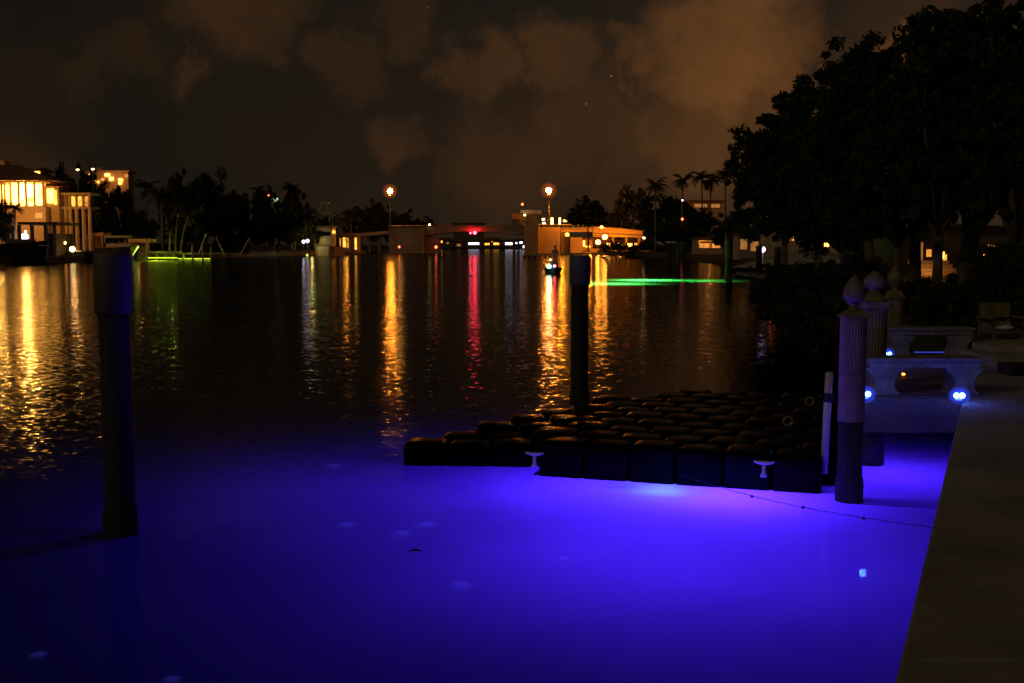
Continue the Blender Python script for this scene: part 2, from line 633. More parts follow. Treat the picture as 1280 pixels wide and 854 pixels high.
# ------------------------------------------------------------------ lights under water
def underwater(p, label, group, lens, col, energy, r=0.09, lift=0.0, spot=None):
    t = thing('underwater_light', p, label, 'underwater light', group)
    MB().lathe(p.x, p.y, [(r * .7, p.z - .10), (r, p.z - .08), (r * 1.1, p.z - .02), (r * 1.1, p.z)], 16).build('housing', 'black', t, True)
    MB().ball(p + Vector((0, 0, .0)), r, 12, 0.5).build('lens', lens, t, True)
    light('lamp', p + Vector((0, 0, .02 + r * .5 + 0.03 + lift)), col, energy, 0.05, t, spot, (0, 0, 1) if spot else None)
    return t


BLUE = (0.060, 0.013, 1.0)
ug = 'underwater lights around the floating dock'
underwater(G(828, 613) + Vector((0.0, 0, -0.3)), 'cyan lens glowing just under the surface at the dock front edge', ug, 'glass_dark', (0.02, 0.30, 1.0), 16, .07)
underwater(Vector((2.1, 10.55, -0.95)), 'blue underwater light giving the brightest pool in front of the dock', ug, 'glass_dark', BLUE, 860, spot=166)
underwater(Vector((0.9, 11.0, -1.3)), 'blue underwater light below the front left of the dock', ug, 'glass_dark', BLUE, 520, spot=168)
underwater(Vector((3.9, 11.6, -1.1)), 'blue underwater light between the finial pilings and the seawall', ug, 'glass_dark', BLUE, 330, spot=160)
underwater(Vector((-1.3, 10.9, -2.2)), 'blue underwater light past the left corner of the dock', ug, 'glass_dark', BLUE, 130, spot=164)
underwater(Vector((1.3, 8.6, -2.2)), 'added blue underwater light widening the pool out in front of the dock', ug, 'glass_dark', BLUE, 640, spot=162)  # extra lamp added to spread the blue pool outward
gg = 'green underwater lights in the canal'
GREEN = (0.05, 1.0, 0.10)
M['green_lens'] = emat('green_lens', (0.1, 1.0, 0.3), 4)
for (px, py, e, lab) in [(806, 350.3, 5200, 'green underwater light making the long bright streak'), (768, 354.8, 2600, 'green underwater light of the nearer short streak beside the piling'),
                         (878, 351.5, 500, 'green underwater light making the pale patch between two pilings'), (884, 350.0, 120, 'faint green underwater light nearest the tall round headed piling')]:
    p = G(px, py)
    p.z = -2.0
    underwater(p, lab, gg, 'glass_dark', GREEN, e * 4.5, .12, 0, 136)
for (px, py, e, lab) in [(196, 326.2, 5200, 'yellow green underwater light in front of the lit dock'), (245, 325.0, 3500, 'yellow green underwater light under the thin streak beyond the lit dock')]:
    p = G(px, py)
    p.z = -1.5
    underwater(p, lab, 'yellow green underwater lights by the left shore', 'glass_dark', (0.65, 1.0, 0.04), e * 2, .12, 0, 140)

# ------------------------------------------------------------------ floating dock of black cubes
O = G(672, 595)
u = Vector((0.953, -0.302, 0))
v = Vector((0.302, 0.953, 0))
u2 = Vector((0.998, -0.06, 0))
ST = 0.474
fd = thing('floating_dock', (2.2, 12.6, 0), 'black plastic cube floating dock lying low on the blue lit water', 'floating dock')


def module_mesh(w_, h_, name):
    b = bmesh.new()
    bmesh.ops.create_cube(b, size=1)
    for vv in b.verts:
        vv.co = Vector((vv.co.x * w_, vv.co.y * w_, vv.co.z * h_))
    bmesh.ops.bevel(b, geom=b.edges[:], offset=0.06, segments=4, affect='EDGES', profile=0.5)
    bmesh.ops.subdivide_edges(b, edges=[e for e in b.edges if e.calc_length() > 0.2], cuts=3, use_grid_fill=True)
    for vv in b.verts:                                   # pillow-like top
        if vv.co.z > h_ * 0.3:
            q = 1 - (vv.co.x / (w_ / 2)) ** 2
            q2 = 1 - (vv.co.y / (w_ / 2)) ** 2
            vv.co.z += 0.022 * max(q, 0) ** 0.5 * max(q2, 0) ** 0.5
        if abs(vv.co.z) < 0.06:
            s_ = 0.985
            vv.co.x *= s_
            vv.co.y *= s_
    me = bpy.data.meshes.new(name)
    b.to_mesh(me)
    b.free()
    for p in me.polygons:
        p.use_smooth = True
    me.materials.append(M['black_plastic'])
    return me


mod_me = module_mesh(0.472, 0.5, 'float_module')
pin_b = MB().lathe(0, 0, [(.03, 0), (.045, .01), (.045, .025), (.02, .032)], 10)
rnd = random.Random(4)
left_lim = [-3, -3.2, -3.0, -2.6, -2.3, -1.6, -1.0, -0.3, 0.4, 1.4]
nrow = 10
modules = []
for j in range(nrow):
    off = 0.0 if j % 2 == 0 else -0.5
    for i in range(-4, 7):
        c_i = i + 0.5 + off
        if j == 0 and i < 0:
            continue
        if j > 0 and c_i - 0.5 < left_lim[j] - 0.3:
            continue
        if j == 0 and c_i > 6 or c_i > 6.01:
            continue
        low = 0.0
        if c_i < 0:
            c = O + u2 * (c_i * ST) + v * ((j + 0.5) * ST)
            low = -0.13 if j < 3 else -0.07
            rot = math.atan2(u2.y, u2.x)
        else:
            c = O + u * (c_i * ST) + v * ((j + 0.5) * ST)
            rot = math.atan2(u.y, u.x)
        o = bpy.data.objects.new('float_module', mod_me)
        COL.objects.link(o)
        o.parent = fd
        c.z = 0.10 + low + rnd.uniform(-.012, .012)
        o.location = c - fd.location
        o.rotation_euler = (rnd.uniform(-.03, .03), rnd.uniform(-.03, .03), rot + rnd.uniform(-.012, .012))
        modules.append(o)


pin_me = bpy.data.meshes.new('connector_pin')
pin_me.from_pydata(pin_b.v, [], pin_b.f)
pin_me.materials.append(M['black'])
for j in range(1, nrow):
    for i in range(0, 6):
        if j > 6 and i < j - 7:
            continue
        o = bpy.data.objects.new('connector_pin', pin_me)
        COL.objects.link(o)
        o.parent = fd
        p = O + u * ((i + (0.5 if j % 2 else 0.0) + .0) * ST) + v * (j * ST)
        o.location = Vector((p.x, p.y, 0.325)) - fd.location


def on_dock(a, b, z):
    return O + u * (a * ST) + v * (b * ST) + Vector((0, 0, z))


def cleat(p, label, d):
    t = thing('dock_cleat', p, label, 'cleat', 'white cleats on the floating dock')
    m_ = MB()
    m_.path([p + d * -0.10 + Vector((0, 0, .0)), p + d * -.055 + Vector((0, 0, -.012)), p + Vector((0, 0, -.016)), p + d * .055 + Vector((0, 0, -.012)), p + d * .10],
            [.009, .016, .022, .016, .009], 8)
    m_.build('horn', 'nylon', t, True)
    MB().lathe(p.x, p.y, [(.035, p.z - .15), (.03, p.z - .13), (.017, p.z - .10), (.02, p.z - .02)], 12).build('stem', 'nylon', t, True)
    return t


q = G(667, 566, 0.20)
cleat(G(668, 566, 0.25), 'white cleat at the notch on the left front of the dock', u)
cleat(G(955, 577, 0.30), 'white cleat on the right end of the dock front', u)
for (px, py, lab) in [(985, 527, 'dull brass ring on the dock, nearer of the two'), (1012, 502, 'dull brass ring near the back right of the dock')]:
    p = G(px, py, 0.40)
    t = thing('mooring_ring', p, lab, 'ring', 'brass rings on the dock')
    pts = [p + Vector((math.cos(a) * .05, 0.0, math.sin(a) * .05)) for a in [i * math.pi / 8 for i in range(17)]]
    MB().path(pts, 0.016, 8).build('hoop', 'brass', t, True)
    MB().lathe(p.x, p.y, [(.04, p.z - .09), (.04, p.z - .07), (.018, p.z - .055), (.018, p.z - .045)], 10).build('eye_bolt', 'brass', t, True)

# thin mooring line with knots along the surface
pts = []
for i in range(41):
    f = i / 40
    a = G(850, 607, 0.06)
    b = Vector((3.62, 9.25, 0.03))
    p = a.lerp(b, f)
    p.z = 0.16 * (1 - f) ** 3 + 0.012 + 0.004 * math.sin(i * 1.9)
    p.y -= 0.05 * math.sin(math.pi * f)
    pts.append(p)
ln = thing('mooring_line', pts[20], 'thin dark rope drooping from the dock front to the seawall', 'rope')
MB().path(pts, 0.0035, 6).build('strand', 'black', ln, True)
for i in (3, 12, 20, 29):
    MB().ball(pts[i], 0.018, 8, 0.8).build('knot', 'black', ln, True)


# ------------------------------------------------------------------ jellyfish
jg = 'pale jellyfish in the blue lit water'
for (px, py, r, lab) in [(417, 583, .13, 'pale jellyfish off the left corner of the dock, the highest one'), (435, 657, .11, 'small bright jellyfish at the left of the trio'),
                         (533, 657, .14, 'large bright jellyfish at the right of the trio'), (503, 668, .12, 'dim jellyfish between two brighter ones'),
                         (577, 733, .12, 'faint jellyfish below the trio, alone'), (705, 700, .09, 'very faint jellyfish in the brighter water, alone'),
                         (48, 820, .07, 'dim jellyfish in the dark bottom left corner'), (215, 851, .07, 'jellyfish cut by the bottom edge of the view')]:
    p = G(px, py, 0.004)
    t = thing('jellyfish', p, lab, 'jellyfish', jg)
    jm = MB().lathe(p.x, p.y, [(r, p.z), (r * .96, p.z + .004), (r * .75, p.z + .009), (r * .4, p.z + .014), (.004, p.z + .016)], 18)
    jm.f = jm.f[:-2]                                   # an open bell
    jm.build('bell', 'jelly', t, True)
p = G(519, 689, 0.004)
t = MB()
t.path([p + Vector((-.05, 0, 0)), p + Vector((0, .02, .008)), p + Vector((.05, 0, 0))], [.004, .012, .003], 6)
tag(t.build('floating_leaf', 'leaf'), 'tiny dark leaf floating below the jellyfish trio', 'leaf')

# ------------------------------------------------------------------ pilings
def barnacles(x, y, r, t, seed):
    g_ = random.Random(seed)
    m_ = MB()
    prof = []
    n_ = 30
    vs = []
    zs_ = [-.25, -.12, -.04, .03, .10, .17, .23]
    for z_ in zs_:
        for i_ in range(n_):
            a_ = 2 * math.pi * i_ / n_
            rr = r * (1.05 if z_ > .2 else 1.08 + .07 * g_.random())
            vs.append((x + rr * math.cos(a_), y + rr * math.sin(a_), z_ + g_.uniform(-.02, .02)))
    fs = [(j_ * n_ + i_, j_ * n_ + (i_ + 1) % n_, (j_ + 1) * n_ + (i_ + 1) % n_, (j_ + 1) * n_ + i_) for j_ in range(len(zs_) - 1) for i_ in range(n_)]
    m_.add(vs, fs)
    m_.build('barnacle_band', 'barnacle', t)


def plain_piling(px, wl_y, top_y, width_px, label, group, sleeve=None, sl_y=None, cap=None, lean=0.0):
    p = G(px, wl_y)
    Y = p.y
    r = width_px / 2 * p.y / F
    zt = V(px, top_y, Y).z
    t = thing('mooring_piling', (p.x, p.y, 0), label, 'piling', group)
    m_ = MB()
    zs = [-2.9 + (zt + 2.9) * i / 14 for i in range(15)]
    m_.path([Vector((p.x + lean * max(z, 0), p.y, z)) for z in zs], [r * (1.06 - .09 * i / 14) for i in range(15)], 18)
    m_.build('timber_pole', 'piling', t, True)
    if width_px > 15:
        barnacles(p.x, p.y, r, t, int(px))
    if sleeve:
        zb = V(px, sl_y, Y).z
        s_ = MB().lathe(p.x + lean * zt, p.y, [(r * 1.12, zb), (r * 1.2, zb + .01), (r * 1.2, zt - .02), (r * 1.16, zt + .01), (r * .6, zt + .02)], 24)
        s_.build('sleeve', sleeve, t, True)
    elif cap:
        MB().lathe(p.x, p.y, [(r * 1.15, zt - .06), (r * 1.15, zt + .02), (r * .5, zt + .10)], 14).build('cap', cap, t)
    return t


bg_ = 'bare pilings standing in the open water'
plain_piling(151, 668, 317, 38, 'tall dark piling with a dull grey sleeve, nearest the camera at left', bg_, 'sleeve', 392, lean=0.0)
plain_piling(724, 508, 321, 22, 'dark piling with a blue grey sleeve behind the floating dock', bg_, 'sleeve_grey', 356, lean=0.0)
fg_ = 'slim pilings by the green light'
plain_piling(847, 346, 300, 6.5, 'slim dark piling between the two green streaks', fg_)
plain_piling(835.5, 336, 303, 7, 'stubby pale topped piling, leftmost of the cluster in the canal', fg_, cap='nylon')
plain_piling(842, 334, 303, 5, 'thin pale topped piling squeezed behind its cluster neighbour', fg_, cap='nylon')
plain_piling(855, 334, 304, 4.5, 'thin piling with a reddish side, right of the cluster', fg_, cap='timber')
plain_piling(911, 353, 292, 9, 'tall piling with a rounded dark head in front of the boat bow', fg_, cap='black')
plain_piling(948, 357, 309, 8, 'grey piling at the outer corner of the small dock', fg_, cap='sleeve')
plain_piling(971, 355, 310, 8, 'grey piling beside the covered boat hull', fg_, cap='sleeve')


def finial_post(px, wl_y, col_px, y_coltop, y_capbot, y_tip, y_sl, label, slab=False):
    p = G(px, wl_y)
    Y = p.y
    s_ = Y / F
    r = col_px / 2 * s_
    Z = lambda yy: V(px, yy, Y).z
    t = thing('finial_piling', (p.x, p.y, 0), label, 'piling', 'three finial topped pilings at the dock')
    zc, zb, zt, zl = Z(y_coltop), Z(y_capbot), Z(y_tip), Z(y_sl)
    MB().path([Vector((p.x, p.y, z)) for z in (-2.9, -1, 0, zl + .02)], [r * .94] * 4, 20).build('timber_pole', 'piling', t, True)
    barnacles(p.x, p.y, r * .94, t, int(px))
    MB().lathe(p.x, p.y, [(r, zl), (r, zc)], 56, flute=0.055).build('ribbed_sleeve', 'vinyl', t)
    hc = zb - zc
    if slab:
        hs = hc * .5
        MB().lathe(p.x, p.y, [(r * 1.04, zc + .002), (r * 1.12, zc + .01), (r * 1.12, zc + hs)], 32, square=True).build('cap_slab', 'vinyl', t)
        MB().lathe(p.x, p.y, [(r * .98, zc + hs + .003), (r * .85, zc + hs + .02), (r * .5, zb + .01), (r * .34, zb + .05), (r * .28, zb + .06)], 32).build('cap', 'vinyl', t, True)
    else:
        MB().lathe(p.x, p.y, [(r * 1.02, zc + .003), (r * 1.02, zc + .02), (r * .80, zc + hc * .45), (r * .60, zb), ], 32, square=True).build('cap', 'vinyl', t)
    h = zt - zb
    e = [(r * .50, zb + .003), (r * .46, zb + h * .03), (r * .30, zb + h * .07), (r * .28, zb + h * .11), (r * .42, zb + h * .13), (r * .40, zb + h * .155), (r * .36, zb + h * .17),
         (r * .62, zb + h * .23), (r * .77, zb + h * .33), (r * .81, zb + h * .45), (r * .75, zb + h * .60), (r * .60, zb + h * .75), (r * .38, zb + h * .88), (r * .16, zb + h * .965), (.002, zt)]
    MB().lathe(p.x, p.y, e, 28).build('finial', 'vinyl', t, True)
    return t


finial_post(1061, 626, 33, 397, 388, 344, 526, 'ribbed round piling with an egg finial, nearest of the finial pilings')
finial_post(1087, 580, 33, 386, 367, 338.5, 522, 'finial piling with a flat square cap, middle of the three', True)
finial_post(1114, 514.5, 23, 373, 363, 332.5, 510, 'slimmer finial piling touching the far bench', False)

# white plastic pole at the dock's right edge
a, b = G(1031, 580, 0.0), V(1036.5, 467, 10.9)
a = V(1029.5, 592, 10.85)
pp = thing('guide_pole', a, 'white plastic guide pole leaning slightly at the right dock edge', 'pole')
MB().tube(a, b, .037, .037, 16).build('tube', 'pvc', pp, True)
MB().ball(b, .037, 14, .5).build('cap', 'pvc', pp, True)
mid = b.lerp(a, .24)
d_ = (b - a).normalized()
MB().tube(mid - d_ * .045, mid + d_ * .045, .041, .041, 16).build('strap', 'black', pp, True)
MB().box(mid.x + .03, mid.x + .07, mid.y - .02, mid.y + .02, mid.z - .04, mid.z + .02).build('bracket', 'black', pp)

# ------------------------------------------------------------------ timber dock with benches
DX0 = G(1078, 500, WZ).x
dk = thing('timber_dock', (DX0, 11.3, 0), 'timber dock carrying two benches, joined to the seawall', 'dock')
nb = 16
y0, y1 = 11.28, 15.9
DW = 1.15
bm_ = MB()
for i in range(30):
    ya = y0 + (y1 - y0) * i / 30
    yb = y0 + (y1 - y0) * (i + 1) / 30 - .008
    bm_.prism_z([(edge_x(ya) - DW, ya), (edge_x(ya) - .004, ya), (edge_x(yb) - .004, yb), (edge_x(yb) - DW, yb)], WZ - .04, WZ + .012)
bm_.build('deck_boards', 'timber', dk, bevel=.003)
fb = MB()
fb.box(edge_x(11.2) - DW - .03, edge_x(11.2) - .01, 11.2, 11.27, .50, WZ + .004)
fb.prism_z([(edge_x(y0) - DW - .05, y0), (edge_x(y0) - DW - .006, y0), (edge_x(y1) - DW - .006, y1), (edge_x(y1) - DW - .05, y1)], .50, WZ - .002)
fb.build('fascia', 'timber', dk)
MB().box(edge_x(15.9) - DW, edge_x(15.9) - .06, 15.82, 15.895, .5, WZ - .045).build('rear_beam', 'timber', dk)


def bench(pxl, pxr, y_base, y_top, label, Yc, depth=0.36):
    a = V(pxl, y_base, Yc)
    b = V(pxr, y_base, Yc)
    z0 = WZ + .014
    zt = V(pxl, y_top, Yc).z
    t = thing('garden_bench', ((a.x + b.x) / 2, Yc, z0), label, 'bench', 'cast stone benches on the dock')
    w_ = b.x - a.x
    th = .10
    n = 40
    # slab with a moulded edge
    slab = MB()
    for (e, za, zb_) in ((0, zt - .03, zt), (.012, zt - .05, zt - .032), (.03, zt - th, zt - .052)):
        slab.box(a.x + e, b.x - e, Yc + e, Yc + depth - e, za, zb_)
    slab.build('seat', 'cast_stone', t, bevel=.008)
    H_ = zt - th - .003 - z0
    for sx in (0, 1):
        cx = a.x + w_ * (.16 if sx == 0 else .84)
        prof = [(1.0, 0), (1.0, .06), (.86, .10), (.70, .22), (.62, .38), (.66, .55), (.80, .70), (1.02, .82), (1.18, .91), (1.2, 1.0)]
        hw = w_ * .13
        poly_ = [(cx + hw * r_, z0 + H_ * f) for r_, f in prof] + [(cx - hw * r_, z0 + H_ * f) for r_, f in reversed(prof)]
        lm = MB().prism_y(poly_, Yc + .05, Yc + depth - .04)
        # carved scroll on the face
        lm.build('leg', 'cast_stone', t, bevel=0.0)
    return t


bench(1084, 1231, 499, 448, 'near cast stone bench with a light below each end', 11.38)
bench(1111, 1219, 446, 410, 'far cast stone bench, violet lit at its left leg', 15.05, .34)


def led(p, label, e=1.0):
    t = thing('dock_light', p, label, 'dock light', 'blue lamps on the timber dock')
    MB().lathe(p.x, p.y, [(.055, p.z), (.055, p.z + .012), (.03, p.z + .02), (.02, p.z + .035)], 14).build('base', 'steel', t, True)
    for dx in (-.028, .028):
        MB().ball(p + Vector((dx, -.01, .06)), .030 * e, 10).build('bulb', 'led', t, True)
    MB().ball(p + Vector((0, -.01, .06)), .062 * e, 18, .9).ball(p + Vector((0, -.01, .06)), .055 * e, 18, .75).ball(p + Vector((0, -.01, .06)), .075 * e, 18, .8).ball(p + Vector((0, -.01, .06)), .10 * e, 20, .85).build('halo_dome', 'halo_blue', t, True)  # nested glowing shells paint the blue halo
    light('glow', p + Vector((0, -.02, .17)), (.08, .09, 1.0), 2.6 * e, .03, t)
    return t


led(G(1081, 500, WZ + .013) + Vector((0, .0, 0)), 'blue white lamp at the foot of the ribbed finial piling')
led(G(1201, 502, WZ + .013) + Vector((-.02, .0, 0)), 'blue white lamp on the dock edge by the seawall')
l3 = led(V(1109, 448, 14.3), 'blue white lamp on a short stem at the left leg of the far bench', .85)
q = V(1109, 448, 14.3)
MB().tube((q.x, q.y, WZ + .012), (q.x, q.y, q.z), .014, None, 8).build('stem', 'steel', l3)
for (xa, xb, lab) in [(1142, 1188, 'blue light strip behind the far bench'), (1219, 1231, 'short blue light strip beside the far bench right leg'), (1238, 1276, 'faint blue light strip in front of the garden chair')]:
    A, B = V(xa, 442, 15.86), V(xb, 442, 15.86)
    t = thing('light_strip', (A.x, 15.86, WZ), lab, 'light strip', 'blue strips along the back of the dock')
    MB().box(A.x, B.x, 15.86, 15.90, WZ + .014, WZ + .034).build('channel', 'steel', t)
    MB().box(A.x + .01, B.x - .01, 15.852, 15.858, WZ + .018, WZ + .032).build('diffuser', 'led_strip', t)
p = G(1129, 471, WZ + .013)
t = thing('marker_light', p, 'small amber lamp on the dock floor seen under the near bench', 'marker light')
MB().box(p.x - .045, p.x + .045, p.y, p.y + .05, p.z, p.z + .055).build('housing', 'black', t, bevel=.006)
MB().ball(p + Vector((0, -.004, .03)), .022, 10, .7).build('lens', 'amber_l', t, True)
# hose looped between the pilings
p = V(1098, 440, 12.6)
pts = [V(1074, 424, 12.0), V(1083, 423, 12.1), V(1091, 428, 12.2), V(1096, 437, 12.3), V(1099, 448, 12.3), G(1100, 470, WZ + .03), G(1094, 480, WZ + .03), G(1086, 484, WZ + .03)]
hs = tag(MB().path(pts, .016, 8).build('garden_hose', 'black', None, True), 'black hose looping from the finial pilings to the dock floor', 'hose')

# garden chair, right edge
cy = 16.1
A, B = V(1238, 446, cy), V(1278, 446, cy)
z0 = WZ + .004
ch = thing('garden_chair', ((A.x + B.x) / 2, cy, z0), 'pale slatted garden chair on the bank at the right edge', 'chair')
zb = V(1240, 380, cy).z
zs = V(1240, 413, cy).z
MB().box(A.x + .02, B.x - .02, cy + .40, cy + .44, V(0, 397, cy + .4).z, zb).build('backrest', 'vinyl', ch, bevel=.01)
MB().box(A.x + .02, B.x - .02, cy + .36, cy + .40, V(0, 412, cy + .4).z, V(0, 402, cy + .4).z).build('lower_back', 'vinyl', ch, bevel=.01)
MB().box(A.x, B.x, cy - .05, cy + .40, zs - .05, zs - .01).build('seat', 'timber', ch, bevel=.01)
for sx in (A.x + .005, B.x - .045):
    for sy in (cy - .05, cy + .445):
        MB().box(sx, sx + .04, sy, sy + .04, z0, zs - .052 if sy < cy else zb).build('leg', 'timber', ch)
MB().box(A.x - .05, A.x, cy - .08, cy + .42, zs + .16, zs + .19).build('armrest', 'timber', ch)
MB().box(B.x, B.x + .05, cy - .08, cy + .42, zs + .16, zs + .19).build('armrest', 'timber', ch)
MB().ball(((A.x + B.x) / 2 + .03, cy + .15, zs + .03), .13, 14, .32).build('cushion', 'nylon', ch, True)

# stone step between walk and bank
st = thing('stone_step', (edge_x(13.6) + .8, 13.6, WZ), 'low stone step at the end of the seawall walk', 'step')
MB().box(edge_x(15) - .15, edge_x(15) + 2.2, 13.9, 15.6, WZ + .003, WZ + .14).build('lower_tread', 'concrete', st, bevel=.015)
MB().box(edge_x(15) + .05, edge_x(15) + 2.2, 14.5, 15.6, WZ + .143, WZ + .23).build('upper_tread', 'concrete', st, bevel=.015)
bx = V(1262, 470, 13.3)
tag(MB().box(bx.x - .05, bx.x + .5, 13.2, 13.55, WZ + .003, WZ + .13).build('step_box', 'black', None, bevel=.02), 'dark box against the stone step at the right edge', 'box')

# ------------------------------------------------------------------ foliage tools
def leaves_mesh(name, centers, radii, per, size, seed, m='leaf', flat=0.0):
    g = np.random.default_rng(seed)
    centers = np.asarray(centers, float)
    radii = np.asarray(radii, float)
    n = len(centers) * per
    idx = np.repeat(np.arange(len(centers)), per)
    d = g.normal(size=(n, 3))
    d /= np.linalg.norm(d, axis=1)[:, None]
    rr = g.random(n) ** 0.45
    P = centers[idx] + d * rr[:, None] * radii[idx][:, None] * np.array([1, 1, .8])
    A = g.normal(size=(n, 3))
    A /= np.linalg.norm(A, axis=1)[:, None]
    B = np.cross(A, g.normal(size=(n, 3)))
    B /= np.linalg.norm(B, axis=1)[:, None]
    s_ = size * g.uniform(.6, 1.4, n)[:, None]
    q = np.stack([P - A * s_, P + B * s_ * .38, P + A * s_, P - B * s_ * .38], 1).reshape(-1, 3)
    me = bpy.data.meshes.new(name)
    me.vertices.add(4 * n)
    me.vertices.foreach_set('co', q.ravel())
    me.loops.add(4 * n)
    me.loops.foreach_set('vertex_index', np.arange(4 * n, dtype=np.int32))
    me.polygons.add(n)
    me.polygons.foreach_set('loop_start', np.arange(0, 4 * n, 4, dtype=np.int32))
    me.polygons.foreach_set('loop_total', np.full(n, 4, dtype=np.int32))
    me.update(calc_edges=True)
    me.materials.append(M[m])
    return me


def crown_centers(n, seed, squash=(1, 1, 1), hollow=.45, low=-0.75):
    g = np.random.default_rng(seed)
    out = []
    while len(out) < n:
        d = g.normal(size=3)
        d /= np.linalg.norm(d)
        if d[2] < low:
            continue
        # lobed outline
        lobe = 1 + .16 * math.sin(3 * math.atan2(d[1], d[0]) + seed) + .13 * math.sin(5 * d[2] + 2 * seed) + g.normal() * .07
        r = (hollow + (1 - hollow) * g.random() ** .6) * lobe
        out.append(d * r * np.array(squash))
    return np.array(out)


def limbs(m_, base, tips, r0, seed):
    g = random.Random(seed)
    base = Vector(base)
    for tpt in tips:
        tpt = Vector(tpt)
        md = base.lerp(tpt, .5) + Vector((g.uniform(-.1, .1), g.uniform(-.1, .1), .12)) * (tpt - base).length
        m_.path([base, base.lerp(md, .6), md, md.lerp(tpt, .6), tpt], [r0, r0 * .8, r0 * .6, r0 * .35, r0 * .12], 6)


# --- generic far crowns, unit radius, reused
far_crowns = []
for k_ in range(4):
    cc = crown_centers(110, 10 + k_, (1, 1, .95))
    rad = np.random.default_rng(k_).uniform(.10, .26, 110)
    far_crowns.append(leaves_mesh('crown', cc, rad, 60, .080, 20 + k_))
tm_ = MB()
tm_.path([(0, 0, 0), (.03, 0, .35), (-.02, .02, .7), (0, 0, 1.0)], [.075, .055, .045, .03], 8)
limbs(tm_, (0, 0, .7), [(.28, 0, 1.15), (-.3, .1, 1.1), (.05, -.2, 1.25)], .035, 1)
trunk_ob = tm_.build('trunk', 'bark', None, True)
trunk_me = trunk_ob.data
bpy.data.objects.remove(trunk_ob)


def far_tree(px, top, hw, Y, label, group, base_z=0.7, k=0, squash=1.0, leafm=None, aspect=None):
    """top, hw in view pixels at distance Y"""
    s_ = Y / F
    x = V(px, 300, Y).x
    zt = V(px, top, Y).z
    rx = hw * s_
    h = zt - base_z
    rz = min(rx * 1.15, h * .55) if aspect is None else h * aspect
    t = thing('broadleaf_tree', (x, Y, base_z), label, 'tree', group)
    c = bpy.data.objects.new('crown', far_crowns[k % 4])
    COL.objects.link(c)
    c.parent = t
    c.location = (0, 0, h - rz * 1.0)
    c.scale = (rx, rx * .9, rz)
    c.rotation_euler = (0, 0, k * 1.7 + px)
    tr = bpy.data.objects.new('trunk', trunk_me)
    COL.objects.link(tr)
    tr.parent = t
    hh = max(h - rz, .4)
    tr.scale = (min(rx, 3.0), min(rx, 3.0), hh)
    return t


def palm_meshes(seed, nfr=15):
    g = random.Random(seed)
    vs, fs = [], []
    for k_ in range(nfr):
        az_ = 2 * math.pi * k_ / nfr + g.uniform(-.2, .2)
        up = g.uniform(-.45, 1.2)
        L = g.uniform(.85, 1.1)
        pts = []
        p = Vector((0, 0, 0))
        el_ = up
        seg = 9
        for i in range(seg + 1):
            pts.append(p.copy())
            p = p + Vector((math.cos(az_) * math.cos(el_), math.sin(az_) * math.cos(el_), math.sin(el_))) * (L / seg)
            el_ -= .13 + .02 * i * .6
        side = Vector((-math.sin(az_), math.cos(az_), 0))
        for i in range(1, seg + 1):
            a_ = pts[i - 1]
            b_ = pts[i]
            wl_ = .34 * math.sin(math.pi * min(1, (i + 1.2) / (seg + 2.4))) + .02
            for q_ in range(2):
                c0 = a_.lerp(b_, q_ / 2)
                c1 = a_.lerp(b_, q_ / 2 + .5)
                for sg in (1, -1):
                    tip = c0.lerp(c1, .5) + side * sg * wl_ + (b_ - a_) * .8 + Vector((0, 0, -wl_ * .55))
                    n0 = len(vs)
                    vs += [c0, c1, tip]
                    fs.append((n0, n0 + 1, n0 + 2))
    m_ = MB()
    m_.v = [tuple(x) for x in vs]
    m_.f = fs
    ob = m_.build('crown', 'leaf')
    me = ob.data
    bpy.data.objects.remove(ob)
    return me


palm_me = [palm_meshes(s_) for s_ in (1, 2, 3)]


def palm(px, top, cr, Y, label, group, base_z=0.7, k=0, lean=0.03, leafm=None):
    """cr: frond length in view pixels"""
    s_ = Y / F
    x = V(px, 300, Y).x
    L = cr * s_
    zt = V(px, top, Y).z - L * .45
    h = zt - base_z
    t = thing('palm_tree', (x - lean * h, Y, base_z), label, 'palm', group)
    tr = MB()
    n = 7
    tr.path([Vector((x - lean * h + lean * h * (i / n) ** 1.6, Y, base_z + h * i / n)) for i in range(n + 1)], [max(.16, L * .06) * (1.25 - .5 * i / n) for i in range(n + 1)], 8)
    tr.build('trunk', 'bark_pale', t, True)
    c = bpy.data.objects.new('crown', palm_me[k % 3])
    COL.objects.link(c)
    c.parent = t
    c.location = (lean * h, 0, h)
    c.scale = (L, L, L)
    c.rotation_euler = (0, 0, px * .7)
    if leafm:
        c.data = c.data.copy()
        c.data.materials[0] = M[leafm]
    return t


# ------------------------------------------------------------------ bridge
BY = 280.0
br = thing('bascule_bridge', (V(590, 317, BY).x, BY, 0), 'low concrete drawbridge crossing the canal under two tall orange lamps', 'bridge')
span = MB()
poly_ = []
for px in range(528, 657, 8):
    q = V(px, 283.6, BY)
    poly_.append((q.x, q.z))
for px in range(656, 527, -8):
    f = (px - 592) / 64
    q = V(px, 289.5 + 6.0 * abs(f) ** 2.2, BY)
    poly_.append((q.x, q.z))
span.prism_y(poly_, BY, BY + 13)
span.build('span', 'concrete_dark', br)
rl = MB()
a, b = V(440, 291.5, BY), V(486, 286, BY)
rl.path([V(486, 282.6, BY - .3), V(656, 282.0, BY - .3)], .14, 6)
for px in range(490, 656, 6):
    q = V(px, 282.4, BY - .3)
    rl.tube((q.x, q.y, V(px, 284.5, BY).z), q, .07, None, 5)
for px in range(674, 742, 6):
    q = V(px, 281, BY + .2)
    rl.tube((q.x, q.y, V(px, 284.5, BY).z), q, .07, None, 5)
rl.path([V(672, 280.8, BY + .2), V(742, 281.5, BY + .2)], .12, 6)
rl.build('railing', 'steel', br)
ap = MB()
